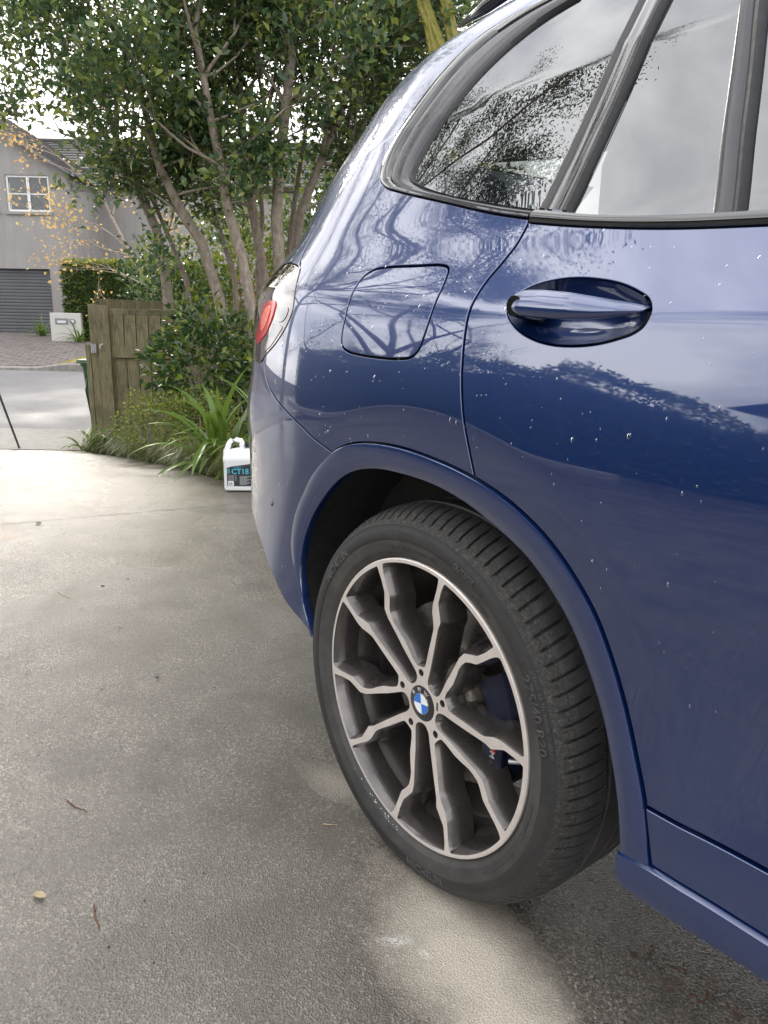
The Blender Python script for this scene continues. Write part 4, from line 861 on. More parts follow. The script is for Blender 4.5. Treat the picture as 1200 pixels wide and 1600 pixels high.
def grow(mb, p, d, length, rad, depth, tips, rg, spread=0.55, gravity=0.0, nseg=4, kids=(2, 3), twigrad=0.0025, upbias=0.15):
    pts = [np.array(p)]; rads = [rad]; d = np.array(d, float); d /= np.linalg.norm(d)
    for i in range(nseg):
        d = d+np.array([rg.gauss(0, 0.13), rg.gauss(0, 0.13), rg.gauss(0, 0.09)+upbias*0.3-gravity]); d /= np.linalg.norm(d)
        pts.append(pts[-1]+d*length/nseg); rads.append(max(twigrad, rad*(1-0.42*(i+1)/nseg)))
    mb.tube(pts, rads, 7 if rad > 0.02 else (5 if rad > 0.008 else 3), False)
    if depth <= 2: 
        for i in range(1, len(pts)): tips.append((pts[i], d.copy(), depth))
    if depth == 0: return
    for k in range(rg.randint(*kids)):
        i = rg.randint(max(1, nseg-2), nseg) if k else nseg
        nd = d+np.array([rg.gauss(0, spread), rg.gauss(0, spread), rg.gauss(0.1, spread*0.6)]); grow(mb, pts[i], nd, length*rg.uniform(0.6, 0.85), max(twigrad, rads[i]*rg.uniform(0.55, 0.75)), depth-1, tips, rg, spread, gravity, nseg, kids, twigrad, upbias)
def tree(name, label, trunks, leafmatn, leafsize, per_tip, group=None, cat='tree', depth=4, length=0.9, spread=0.5, seed=1, ratio=0.48, cloud=0.16, barkm='bark', box=None, upbias=0.15, kids=(2, 3)):
    """trunks: list of (points, radii); branches grow from each trunk's end and sides"""
    rg = random.Random(seed); root = empty(name, tuple(trunks[0][0][0])); bx = np.array(trunks[0][0][0]); mb = MB(); tips = []
    for pts, rads, ends in trunks:
        P = [np.array(q) for q in pts]; mb.tube(P, rads, 9, False)
        for (idx, d, ln, rd) in ends: grow(mb, P[idx], d, ln, rd, depth, tips, rg, spread, 0.0, 4, kids, 0.003, upbias)
    tr = mobj('trunk', [np.array(v)-bx for v in mb.v], mb.f, barkm, root, True)
    P = []; Dr = []
    for p_, d, dp in tips:
        if dp > 1: k = max(1, per_tip//3)
        else: k = per_tip
        for q in range(k): P.append(p_+np.array([rg.gauss(0, cloud), rg.gauss(0, cloud), rg.gauss(0, cloud*0.8)])); Dr.append(d*0.8+np.array([0, 0, -0.1]))
    P = np.array(P); Dr = np.array(Dr)
    if box is not None: k = box(P); P = P[k]; Dr = Dr[k]
    leaves('crown', P-bx, Dr, leafsize, leafmatn, root, ratio)
    tag(root, label, cat, group); return root
def bush(name, label, c, rx, ry, rz, n, leafmatn, size, cat='shrub', group=None, seed=1, ratio=0.5, hollow=0.55, stems=6, square=False):
    rg = np.random.default_rng(seed); root = empty(name, tuple(c)); d = rg.normal(0, 1, (n, 3)); d /= np.linalg.norm(d, axis=1, keepdims=True)
    if square: d = np.sign(d)*np.abs(d)**0.35; d /= np.abs(d).max(1, keepdims=True)
    r = hollow+(1-hollow)*rg.uniform(0, 1, (n, 1))**0.6
    lump = 1+0.16*np.sin(d[:, :1]*5+seed)+0.14*np.sin(d[:, 1:2]*6+d[:, 2:]*5+seed*2)
    if square: lump = 1.0+0.02*rg.normal(0, 1, (n, 1))
    P = d*r*lump*np.array([rx, ry, rz])+np.array([0, 0, rz]); leaves('foliage', P, d+np.array([0, 0, 0.2]), size, leafmatn, root, ratio)
    mb = MB(); r2 = random.Random(seed)
    for i in range(stems): e = np.array([r2.uniform(-.7, .7)*rx, r2.uniform(-.7, .7)*ry, r2.uniform(0.9, 1.6)*rz]); mb.tube([(r2.uniform(-.15, .15)*rx, r2.uniform(-.15, .15)*ry, 0), e*np.array([.5, .5, .5]), e], [0.02, 0.013, 0.004], 5, False)
    mb.build('stems', 'bark', root, True); tag(root, label, cat, group); return root

# ------------------------------------------------------------------ camellias along the garden bed
def line(px, D, r0, r1):
    P = [pix(x, y, d) for (x, y), d in zip(px, D if hasattr(D, '__len__') else [D]*len(px))]; n = len(P); return P, [r0+(r1-r0)*i/(n-1) for i in range(n)]
Rv = np.array([RH[0], RH[1], 0]); Fv = np.array([FH[0], FH[1], 0]); Zv = np.array([0, 0, 1.0])
def camellia(label, px, D, r0, r1, seed, ends, per=13, depth=3, size=0.092):
    P, R = line(px, D, r0, r1); b = P[0].copy(); b[2] = gz(D)-0.05; P = [b]+P; R = [r0*1.15]+R
    rgx = random.Random(seed*7+1); ends = list(ends); off_ = 1
    for k_, (x_, y_) in enumerate(px):
        if y_ < 345:
            for q_ in range(1): a_ = rgx.uniform(0, 2*math.pi); ends.append((k_, Rv*math.cos(a_)+Fv*math.sin(a_)*0.9+Zv*rgx.uniform(-0.15, 0.5), rgx.uniform(0.35, 0.62), 0.016))
    return tree('camellia_tree', label, [(P, R, [(i+1 if i >= 0 else len(P)+i, d, l, r) for i, d, l, r in ends])], 'camellia_leaf', size, int(per*0.52), 'camellia trees in the garden bed', 'tree', depth, 0.8, 0.55, seed, 0.52, 0.13)
camellia('camellia with a bare reddish trunk leaning left, leftmost of the row', [(268,520),(258,425),(244,358),(220,303),(201,268),(185,228),(169,170),(150,110)], 8.6, 0.060, 0.028, 3, [(-1, -0.35*Rv+Zv, 1.0, 0.026), (-2, -1.0*Rv+0.7*Zv, 0.9, 0.02), (-3, 0.2*Rv+0.9*Zv-0.2*Fv, 1.0, 0.022), (-3, -0.8*Rv+0.5*Zv+0.2*Fv, 0.4, 0.02), (-2, 0.7*Rv+0.8*Zv, 1.0, 0.02), (-1, -0.9*Rv+0.9*Zv+0.3*Fv, 1.1, 0.02)], 13)
camellia('camellia whose trunk forks twice above the leafy shrub', [(352,520),(342,465),(315,378),(291,343),(272,307),(250,262),(236,215),(225,165),(210,110)], 8.0, 0.062, 0.026, 5, [(-1, -0.25*Rv+Zv, 1.0, 0.024), (-2, 0.5*Rv+Zv, 1.0, 0.022), (-3, -0.8*Rv+0.7*Zv, 0.8, 0.02), (3, -0.8*Rv+0.75*Zv+0.3*Fv, 0.4, 0.02), (-3, 0.6*Rv+0.6*Zv-0.4*Fv, 0.8, 0.02), (-1, 0.5*Rv+0.8*Zv-0.3*Fv, 1.0, 0.02)], 13)
camellia('camellia with a straight grey trunk just left of the tail lamp', [(398,560),(394,488),(378,402),(354,319),(346,260),(330,190),(318,120),(305,50)], 7.6, 0.060, 0.028, 8, [(-1, Zv-0.1*Rv, 1.0, 0.026), (-2, 0.7*Rv+0.8*Zv, 0.9, 0.02), (-3, -0.7*Rv+0.7*Zv, 0.9, 0.02), (-4, 0.6*Rv+0.5*Zv-0.4*Fv, 0.8, 0.018), (-4, -0.5*Rv+0.3*Zv-0.5*Fv, 0.7, 0.018), (-2, -0.3*Rv+0.7*Zv-0.5*Fv, 0.8, 0.018)], 14)
camellia('camellia with two slim upright trunks behind the tail lamp', [(424,500),(413,433),(394,323),(382,244),(376,160),(372,80),(370,20)], 8.3, 0.055, 0.028, 13, [(-1, Zv, 1.0, 0.024), (-2, 0.5*Rv+0.8*Zv, 0.9, 0.02), (-3, -0.6*Rv+0.7*Zv, 0.9, 0.02), (2, 0.25*Rv+Zv, 1.4, 0.03), (-3, 0.5*Rv+0.4*Zv-0.5*Fv, 0.8, 0.02)], 12)
camellia('camellia with a thick pale trunk rising behind the car pillar', [(442,500),(437,420),(432,345),(436,260),(448,160),(456,80),(462,10)], 7.9, 0.068, 0.036, 21, [(-1, Zv+0.1*Rv, 1.1, 0.03), (-2, 0.8*Rv+0.7*Zv, 1.0, 0.024), (-3, -0.5*Rv+0.8*Zv, 0.9, 0.02), (-3, 0.7*Rv+0.4*Zv-0.3*Fv, 0.9, 0.02), (1, 0.75*Rv+0.85*Zv, 1.6, 0.036), (-2, -0.4*Rv+0.5*Zv-0.5*Fv, 0.8, 0.02)], 12)
camellia('camellia with bent thin limbs beside the car pillar', [(470,480),(462,395),(470,330),(500,255),(528,190),(548,120),(556,50)], 8.8, 0.058, 0.028, 34, [(-1, Zv+0.1*Rv, 1.0, 0.024), (-2, 0.9*Rv+0.6*Zv, 1.0, 0.02), (-3, -0.5*Rv+0.8*Zv, 0.9, 0.02), (-4, 0.2*Rv+Zv, 1.2, 0.026), (-1, 0.8*Rv+0.6*Zv, 1.0, 0.02), (-2, 0.3*Rv+0.4*Zv-0.6*Fv, 0.8, 0.02)], 11)
camellia('sparse twiggy camellia behind the roof of the car', [(600,420),(598,300),(606,200),(620,120),(640,40)], 9.2, 0.055, 0.028, 55, [(-1, Zv, 1.0, 0.024), (-1, 0.9*Rv+0.6*Zv, 1.0, 0.02), (-2, -0.7*Rv+0.7*Zv, 1.0, 0.02), (-2, 0.9*Rv+0.5*Zv, 1.1, 0.02), (-1, 1.2*Rv+0.2*Zv, 1.2, 0.02)], 9)
for k_, (pp, D_, lb) in enumerate((
    ([(300,520),(292,440),(268,380),(246,330),(232,285),(205,235)], 9.0, 'slender camellia stem leaning left between the two leftmost trunks'),
    ([(372,520),(366,430),(340,350),(326,300),(322,230),(300,150),(290,80)], 8.9, 'slender camellia stem just right of the forked trunk'),
    ([(408,520),(402,430),(410,340),(404,250),(412,170),(400,90)], 9.3, 'thin upright camellia stem behind the straight grey trunk'),
    ([(452,500),(450,400),(462,300),(478,200),(486,110),(500,30)], 9.2, 'thin camellia stem right of the thick pale trunk'),
    ([(486,470),(488,380),(512,300),(548,240),(580,170),(600,100)], 9.0, 'thin camellia stem curving right towards the car pillar'),
    ([(520,440),(524,330),(530,240),(552,150),(590,60)], 9.6, 'thin camellia stem furthest right beside the car pillar'))):
    camellia(lb, pp, D_, 0.034, 0.016, 300+k_, [(-1, Zv+0.2*Rv, 0.8, 0.014), (-2, -0.6*Rv+0.7*Zv, 0.7, 0.012), (-3, 0.7*Rv+0.7*Zv, 0.7, 0.012)], 6)
# brighter foliage standing further back
for i, (lx, D, h, sd_, lab) in enumerate(((-3.3, 12.2, 1.9, 60, 'yellow-green shrub behind the paling fence, leftmost of its row'), (-2.1, 11.6, 2.5, 61, 'yellow-green shrub between the camellia trunks, second of its row'), (-1.1, 12.4, 3.1, 64, 'yellow-green shrub between the camellia trunks, in the middle of its row'), (-0.1, 11.6, 3.3, 62, 'yellow-green shrub behind the thick pale camellia trunk'), (1.1, 12.0, 3.6, 63, 'yellow-green shrub half hidden behind the car pillar'))):
    bush('garden_shrub', lab, sp(D, lx, 0), 1.2, 0.8, h*0.68, 5200, 'bright_leaf' if i % 2 else 'camellia_bush_leaf', 0.10, group='shrubs behind the camellias', seed=sd_, hollow=0.25)
bush('orange_shrub', 'orange autumn shrub glowing behind the camellia trunks', sp(10.9, -1.75, 0), 0.55, 0.4, 1.05, 1500, 'orange_leaf', 0.09, seed=70, hollow=0.3)
# glossy shrub against the gate, clipped box, ground cover
c = pix(322, 640, 7.1); c[2] = gz(7.1)+0.12; bush('camellia_shrub', 'dense glossy dark green shrub growing against the timber gate', c, 0.60, 0.5, 0.66, 3000, 'camellia_bush_leaf', 0.085, seed=81, hollow=0.45, stems=9)
c = pix(400, 600, 7.0); c[2] = gz(7.0); bush('camellia_shrub', 'shrub with yellowish leaves beside the tail lamp', c, 0.45, 0.4, 0.55, 700, 'camellia_bush_leaf', 0.08, seed=82, hollow=0.4)
c = sp(6.5, -2.02, 0.0); bush('box_shrub', 'small clipped box ball in front of the gate, left one', c, 0.30, 0.28, 0.29, 3600, 'box_leaf', 0.026, seed=91, hollow=0.7, ratio=0.6, group='clipped box balls')
c = sp(6.35, -1.58, 0.0); bush('box_shrub', 'small clipped box ball between the gate and the strap-leaf clump', c, 0.34, 0.30, 0.31, 4200, 'box_leaf', 0.026, seed=92, hollow=0.7, ratio=0.6, group='clipped box balls')
# mondo grass: arching blades over the bed edge
V = []; F = []; rg = np.random.default_rng(5)
for i in range(170):
    D = rg.uniform(4.75, 7.75); inset = rg.uniform(0.10, 0.62); cl0 = sp(D, bed(D)+0.04+inset*0.85, -0.01); hgt_ = rg.uniform(0.7, 1.2)
    for k in range(55):
        p0 = cl0+np.array([rg.normal(0, 0.035), rg.normal(0, 0.035), 0]); an = rg.uniform(0, 2*math.pi); out_ = np.array([math.cos(an), math.sin(an), 0])-Rv*0.25-Fv*0.2; out_ /= np.linalg.norm(out_)
        ln = rg.uniform(0.20, 0.46)*hgt_; sd_ = np.cross(out_, Zv)*0.0040; b = len(V); up_ = rg.uniform(0.75, 1.15)
        for s in (0, 0.35, 0.7, 1.0):
            q = p0+out_*ln*(s**1.4)*rg.uniform(0.5, 0.75)+Zv*ln*(up_*s-0.72*s*s*s); wd = 1-0.85*s; V += [q-sd_*wd, q+sd_*wd]
        F += [(b, b+1, b+3, b+2), (b+2, b+3, b+5, b+4), (b+4, b+5, b+7, b+6)]
o = fastmesh('mondo_grass', V, F, 'mondo_leaf'); tag(o, 'arching mondo grass edging the garden bed', 'ground cover', kind='stuff')
# strap-leaf clumps: each leaf a part
def straps(name, label, c, n, ln, seed, dirs=None, dead=0):
    root = empty(name, tuple(c)); tag(root, label, 'plant', 'strap-leaf plants along the bed'); rg = random.Random(seed)
    for i in range(n):
        an = rg.uniform(0, 2*math.pi) if dirs is None else rg.gauss(dirs[0], dirs[1]); L_ = ln*rg.uniform(0.7, 1.15); el = rg.uniform(0.55, 1.45); wd = rg.uniform(0.024, 0.034); o_ = np.array([math.cos(an), math.sin(an), 0]); s_ = np.array([-math.sin(an), math.cos(an), 0]); V = []; p0 = np.array([rg.gauss(0, 0.05), rg.gauss(0, 0.05), 0]); dv = o_*math.cos(el)+Zv*math.sin(el); q = p0.copy(); ns = 9
        for k in range(ns+1):
            t = k/ns; w_ = wd*(0.75+0.6*t if t < 0.35 else (0.96-0.96*((t-0.35)/0.65)**2.2))+0.0008; V += [q-s_*w_+Zv*w_*0.45, q, q+s_*w_+Zv*w_*0.45]; q = q+dv*L_/ns; dv = dv+np.array([0, 0, -0.17-0.03*el]); dv /= np.linalg.norm(dv)
            if q[2] < 0.012: q[2] = 0.012+0.004*rg.random()
        F = []
        for k in range(ns): a = 3*k; F += [(a, a+1, a+4, a+3), (a+1, a+2, a+5, a+4)]
        mobj('leaf', V, F, 'dead_strap' if i < dead else 'strap_leaf', root, True)
    return root
straps('strap_leaf_plant', 'big clump of long strap leaves with one orange leaf behind the white jug', sp(5.55, -1.22, 0), 52, 0.78, 4, None, 1)
straps('strap_leaf_plant', 'strap-leaf clump half hidden behind the car bumper', sp(5.5, -0.78, 0), 34, 0.78, 6)
straps('strap_leaf_plant', 'small strap-leaf tuft at the street end of the garden bed', sp(7.5, -2.95, 0), 16, 0.42, 9)
straps('strap_leaf_plant', 'short strap-leaf tuft at the foot of the gate post', sp(7.2, -2.35, 0), 14, 0.45, 10)
# yellow grass tuft by the kerb end
V = []; F = []
for i in range(700):
    p0 = sp(7.95+RNG.uniform(-0.35, 0.45), -3.05+RNG.uniform(-0.25, 0.6), 0); d_ = RNG.normal(0, 0.03, 2); b = len(V); V += [p0+[-0.004, 0, 0], p0+[0.004, 0, 0], p0+[d_[0], d_[1], RNG.uniform(0.02, 0.07)]]; F.append((b, b+1, b+2))
o = fastmesh('grass', V, F, 'box_leaf'); tag(o, 'patch of yellowing grass beside the crossover', 'grass', kind='stuff')

# ------------------------------------------------------------------ timber gate and fence
def plank(parent, name, D0, L0, D1, L1, z0, z1, th=0.02, mat='old_timber', seed=0):
    a = sa(D0, L0, 0); b = sa(D1, L1, 0); d = b-a; ln = np.linalg.norm(d[:2]); o = MB().box(0, ln, -th/2, th/2, z0, z1, min(0.004, th*0.2)).build(name, mat, parent)
    o.location = (a[0], a[1], 0); o.rotation_euler = (0, 0, math.atan2(d[1], d[0])); return o
gate = empty('timber_gate', tuple(sp(8.5, -3.1))); tag(gate, 'weathered mossy timber paling gate hinged on a square post', 'gate')
def rel(o, root): o.location = Vector(o.location)-root.location; return o
g0 = (8.5, -3.02); g1 = (8.35, -1.35); zb = gz(8.5)+0.08; ztp = 1.10
npal = 12
for i in range(npal):
    t0 = (i+0.02)/npal; t1 = (i+0.96)/npal; jz = RNG.uniform(-0.008, 0.008)
    rel(plank(gate, 'paling', g0[0]+(g1[0]-g0[0])*t0, g0[1]+(g1[1]-g0[1])*t0, g0[0]+(g1[0]-g0[0])*t1, g0[1]+(g1[1]-g0[1])*t1, zb, ztp+jz, 0.018), gate)
for z0, z1 in ((0.82, 0.96), (-0.12, 0.0)): pass
rel(plank(gate, 'rail', g0[0]-0.03, g0[1], g1[0]-0.03, g1[1], 0.58, 0.70, 0.035), gate); rel(plank(gate, 'rail', g0[0]-0.03, g0[1], g1[0]-0.03, g1[1], 1.04, 1.10, 0.035), gate)
# raised board panel over the upper half, as on the street side
for i in range(npal//1):
    t0 = (i+0.03)/npal; t1 = (i+0.97)/npal; rel(plank(gate, 'upper_board', g0[0]-0.035+(g1[0]-g0[0])*t0, g0[1]+(g1[1]-g0[1])*t0, g0[0]-0.035+(g1[0]-g0[0])*t1, g0[1]+(g1[1]-g0[1])*t1, 0.62, 1.085+RNG.uniform(-.006, .006), 0.018), gate)
rel(plank(gate, 'stile', g0[0]-0.06, g0[1]-0.14, g0[0]-0.065, g0[1]-0.01, zb-0.02, 1.135, 0.05), gate)
post = empty('gate_post', tuple(sp(8.52, -3.24))); tag(post, 'square weathered timber post with steel hinge beside the green bin', 'post')
rel(plank(post, 'shaft', 8.52, -3.27, 8.52, -3.17, gz(8.5)-0.1, 1.15, 0.10), post)
rel(plank(post, 'side_board', 8.50, -3.33, 8.50, -3.275, gz(8.5)-0.1, 0.72, 0.06), post)
for z_ in (0.68,):
    q = sa(8.42, -3.22, z_); o = MB().box(-0.03, 0.03, -0.004, 0.004, -0.05, 0.05).tube([(0, -0.006, -0.05), (0, -0.006, 0.05)], 0.009, 8).build('hinge', 'galvanised', post); o.location = Vector(q)-post.location; o.rotation_euler = (0, 0, STREET_RZ)
q = sa(8.36, -3.09, 0.70); o = MB().tube([(0, 0, 0.03), (0, -0.03, 0.02), (0, -0.035, -0.02), (0, 0, -0.03)], 0.009, 7).build('gate_latch', 'galvanised', gate); o.location = Vector(q)-gate.location
fence = empty('paling_fence', tuple(sp(9.6, -2.6))); tag(fence, 'timber paling fence running back behind the gate', 'fence')
for i in range(14):
    t0 = i/14; t1 = (i+0.94)/14; rel(plank(fence, 'paling', 9.2+1.6*t0, -3.4+2.0*t0, 9.2+1.6*t1, -3.4+2.0*t1, -0.45, 1.22-0.03*t0, 0.018), fence)
rel(plank(fence, 'rail', 9.18, -3.4, 10.78, -1.4, 0.9, 0.98, 0.04), fence)

# ------------------------------------------------------------------ wheelie bin
wb = empty('wheelie_bin', tuple(sp(10.55, -3.87)), STREET_RZ); tag(wb, 'dark green wheelie bin at the edge of the street', 'bin')
V = []
for z_, w_, d_ in ((0.05, 0.19, 0.20), (0.06, 0.20, 0.21), (0.75, 0.255, 0.275), (0.86, 0.265, 0.285), (0.87, 0.285, 0.305), (0.90, 0.285, 0.305)):
    for a in range(20):
        t = 2*math.pi*a/20; c_, s_ = math.cos(t), math.sin(t); V.append((w_*math.copysign(abs(c_)**0.35, c_), d_*math.copysign(abs(s_)**0.35, s_), z_))
m_ = MB(); m_.grid([V[i*20+j] for j in range(20) for i in range(6)], 20, 6, True); m_.build('body', 'bin_green', wb, True, 30)
m_ = MB().box(-0.30, 0.30, -0.33, 0.30, 0.905, 0.93, 0.012); m_.box(-0.29, 0.29, -0.32, 0.29, 0.93, 0.955, 0.01); m_.build('lid', 'bin_lid', wb, True, 40)
m_ = MB(); V = []; 
m_.tube([(-0.17, -0.215, 0.12), (-0.21, -0.26, 0.55), (-0.17, -0.285, 0.70), (0.17, -0.285, 0.70), (0.21, -0.26, 0.55), (0.17, -0.215, 0.12)], 0.012, 6); m_.build('front_rib', 'bin_green', wb, True)
for x_ in (-0.21, 0.21): MB().tube([(x_-0.025, 0.22, 0.10), (x_+0.025, 0.22, 0.10)], 0.10, 20).build('wheel', 'rubber_seal', wb, True, 40)
MB().tube([(-0.26, 0.33, 0.90), (0.26, 0.33, 0.90)], 0.014, 8).build('handle', 'bin_green', wb, True, 40)

# ------------------------------------------------------------------ white jug with a black label
jp = pixg(376, 764, 0.0); jug = empty('plastic_jug', (jp[0], jp[1], 0.002), STREET_RZ-math.radians(4)); tag(jug, 'white plastic jug with a black and cyan CT18 label on the concrete', 'jug'); jug.rotation_euler = (0, 0, STREET_RZ+math.radians(4))
def rrect(w_, d_, r, n=5):
    o = []
    for cx, cy, a0 in ((w_-r, d_-r, 0), (-w_+r, d_-r, 90), (-w_+r, -d_+r, 180), (w_-r, -d_+r, 270)):
        for i in range(n+1): a = math.radians(a0+90*i/n); o.append((cx+r*math.cos(a), cy+r*math.sin(a)))
    return o
V = []; secs = [(0.0, 0.083, 0.055, 0.015, 0), (0.004, 0.090, 0.062, 0.02, 0), (0.02, 0.093, 0.065, 0.02, 0), (0.175, 0.093, 0.065, 0.02, 0), (0.182, 0.0955, 0.067, 0.02, 0), (0.20, 0.0955, 0.067, 0.02, 0), (0.222, 0.090, 0.062, 0.025, 0.002), (0.243, 0.072, 0.050, 0.03, 0.012), (0.252, 0.05, 0.036, 0.03, 0.022)]
n = 24
for z_, w_, d_, r, sx in secs: V += [(x+sx, y, z_) for x, y in rrect(w_, d_, r)]
m_ = MB(); m_.grid([V[i*n+j] for j in range(n) for i in range(len(secs))], n, len(secs), True); m_.add(V[-n:], [tuple(range(n))]); m_.add(V[:n], [tuple(range(n-1, -1, -1))]); m_.build('bottle', 'jug_white', jug, True, 40)
m_ = MB(); m_.tube([(-0.085, 0, 0.195), (-0.080, 0, 0.235), (-0.060, 0, 0.285), (-0.045, 0, 0.303), (-0.02, 0, 0.306), (0.010, 0, 0.300), (0.018, 0, 0.280), (0.022, 0, 0.240)], [0.018, 0.017, 0.0155, 0.015, 0.015, 0.0155, 0.018, 0.02], 10); m_.build('handle', 'jug_white', jug, True)
MB().tube([(0.058, 0, 0.235), (0.058, 0, 0.262)], 0.022, 18).build('neck', 'jug_white', jug, True, 40); MB().tube([(0.058, 0, 0.260), (0.058, 0, 0.288)], 0.027, 20).build('cap', 'gloss_black', jug, True, 40)
YL = -0.0662
def lab(name, pts, mat, y): mobj(name, [(x, y, z) for x, z in pts], [tuple(range(len(pts)))], mat, jug)
lab('label', [(-0.072,0.030),(0.076,0.030),(0.076,0.170),(0.045,0.164),(-0.045,0.152),(-0.072,0.143)], 'label_black', YL)
lab('label_block', [(-0.072,0.108),(-0.055,0.108),(-0.055,0.140),(-0.072,0.136)], 'label_teal', YL-0.0004)
V, F = text_mesh('CT18', 0.046, 0.0, True); mobj('label_letters', [(x*0.98+0.008, YL-0.0006, z+0.106) for x, z, _ in V], F, 'label_cyan', jug)
V, F = text_mesh('POWERED BY', 0.008, 0.0); mobj('label_letters', [(x-0.005, YL-0.0006, z+0.146) for x, z, _ in V], F, 'label_cyan', jug)
for i in range(8):
    m_ = MB()
    for k in range(3): x0 = -0.065+k*0.02; m_.add([(x0, YL-0.0006, 0.096-i*0.0045), (x0+0.0185-0.004*((i*3+k) % 3), YL-0.0006, 0.096-i*0.0045), (x0+0.0185-0.004*((i*3+k) % 3), YL-0.0006, 0.098-i*0.0045), (x0, YL-0.0006, 0.098-i*0.0045)], [(0, 1, 2, 3)])
    m_.build('label_text', 'label_grey', jug)
for i in range(9): lab('label_text', [(0.004,0.088-i*0.0062),(0.070-0.012*(i*7 % 3),0.088-i*0.0062),(0.070-0.012*(i*7 % 3),0.0915-i*0.0062),(0.004,0.0915-i*0.0062)], 'label_grey', YL-0.0006)
lab('barcode_panel', [(-0.066,0.032),(-0.032,0.032),(-0.032,0.062),(-0.066,0.062)], 'jug_white', YL-0.0004)
m_ = MB(); x_ = -0.062
for w_ in (1.2, .8, 2, .6, 1.4, .8, 1.8, 1, .6): m_.add([(x_, YL-0.0008, 0.036), (x_+w_*0.0011, YL-0.0008, 0.036), (x_+w_*0.0011, YL-0.0008, 0.054), (x_, YL-0.0008, 0.054)], [(0, 1, 2, 3)]); x_ += w_*0.0011+0.0014
m_.build('barcode', 'label_black', jug)

# ------------------------------------------------------------------ tripod at the left edge
tb_ = pix(30, 696, 7.7); tb_[2] = gz(7.7); tt_ = pix(0, 620, 7.75); up_ = tt_+(tt_-tb_)*1.3; tri = empty('tripod', (up_[0], up_[1], gz(7.75))); tag(tri, 'black tripod standing at the left edge of the driveway end', 'tripod')
o_ = Vector(tri.location); apex = up_-np.array(o_)
MB().tube([apex, tb_-np.array(o_)], [0.014, 0.010], 8).tube([tb_-np.array(o_)+np.array([0, 0, 0.012]), tb_-np.array(o_)], 0.014, 8).build('leg', 'tripod_black', tri, True, 40)
for dx in (-0.5, -0.25):
    e = -Rv*0.42+Fv*(0.35 if dx < -0.4 else -0.35); MB().tube([apex, np.array([e[0], e[1], 0.01])], [0.014, 0.010], 8).build('leg', 'tripod_black', tri, True, 40)
MB().tube([apex-[0, 0, 0.2], apex+[0, 0, 0.35]], 0.012, 10).build('column', 'tripod_black', tri, True); MB().box(apex[0]-0.05, apex[0]+0.05, apex[1]-0.05, apex[1]+0.05, apex[2]+0.35, apex[2]+0.39, 0.01).build('head', 'tripod_black', tri)

# ------------------------------------------------------------------ the house across the street (built in street axes: x = side, y = depth)
hs = empty('house', tuple(sa(27.5, 0, 0)), STREET_RZ); tag(hs, 'grey rendered two-storey house with a dark roller garage door', 'house')
Z0 = gz(27.5); ZE = 5.95
def hb(name, x0, x1, y0, y1, z0, z1, mat, parent=None, bev=0.0): return MB().box(x0, x1, y0, y1, z0, z1, bev).build(name, mat, parent or hs)
XL, XR_, GT = -22.0, -11.0, 2.58            # front wing; garage opening from x=-17 to -11.85
hb('wall', XL, -17.3, 0, 0.25, Z0-0.3, GT, 'render_wall'); hb('wall', -11.84, XR_, 0, 0.25, Z0-0.3, GT, 'render_wall')
# upper front wall with the two window openings
wx = [(-13.1, -11.62), (-15.3, -13.42)]; wz0, wz1 = 4.45, 5.62
hb('wall', XL, XR_, 0, 0.25, GT, wz0, 'render_wall'); hb('wall', wx[0][1], XR_, 0, 0.25, wz0, wz1, 'render_wall'); hb('wall', wx[1][1], wx[0][0], 0, 0.25, wz0, wz1, 'render_wall'); hb('wall', XL, wx[1][0], 0, 0.25, wz0, wz1, 'render_wall')
gx0 = -15.9; zr = ZE+(XR_-gx0)*0.58
mobj('gable', [(XL+0.2, 0, wz1), (XR_, 0, wz1), (XR_, 0, ZE), (gx0, 0, zr), (XL+0.2, 0, ZE), (XL+0.2, 0.25, wz1), (XR_, 0.25, wz1), (XR_, 0.25, ZE), (gx0, 0.25, zr), (XL+0.2, 0.25, ZE)], [(0, 1, 2, 3, 4), (9, 8, 7, 6, 5), (1, 6, 7, 2), (2, 7, 8, 3), (3, 8, 9, 4)], 'render_wall', hs)
hb('wall', XR_-0.25, XR_, 0.25, 6.0, Z0-0.3, ZE, 'render_wall'); hb('wall', XR_, -3.0, 3.0, 3.25, Z0-0.3, ZE-0.1, 'render_wall')
for a, b in wx:
    wn_ = empty('window'); wn_.parent = hs
    for x0, x1, z0, z1 in ((a, b, wz0, wz0+0.07), (a, b, wz1-0.07, wz1), (a, a+0.07, wz0+0.07, wz1-0.07), (b-0.07, b, wz0+0.07, wz1-0.07), ((a+b)/2-0.05, (a+b)/2+0.05, wz0+0.07, wz1-0.07)): hb('frame', x0, x1, 0.05, 0.13, z0, z1, 'white_paint', wn_, 0.008)
    hb('glazing_bar', a+0.07, (a+b)/2-0.05, 0.07, 0.11, wz0+0.56, wz0+0.60, 'white_paint', wn_); hb('glazing_bar', (a+b)/2+0.05, b-0.07, 0.07, 0.11, wz0+0.56, wz0+0.60, 'white_paint', wn_)
    hb('sill', a-0.05, b+0.05, -0.07, 0.05, wz0-0.10, wz0, 'render_wall', wn_, 0.01); hb('blind', a+0.05, b-0.05, 0.20, 0.21, wz0+0.05, wz1-0.05, 'blind', wn_)
    for x0, x1 in ((a+0.07, (a+b)/2-0.05), ((a+b)/2+0.05, b-0.07)): 
        for z0, z1 in ((wz0+0.07, wz0+0.56), (wz0+0.60, wz1-0.07)): hb('pane', x0, x1, 0.088, 0.093, z0, z1, 'window_glass', wn_)
gd = empty('garage_door'); gd.parent = hs
sh = 0.113; nsl = int((GT-Z0-0.06)/sh)+1
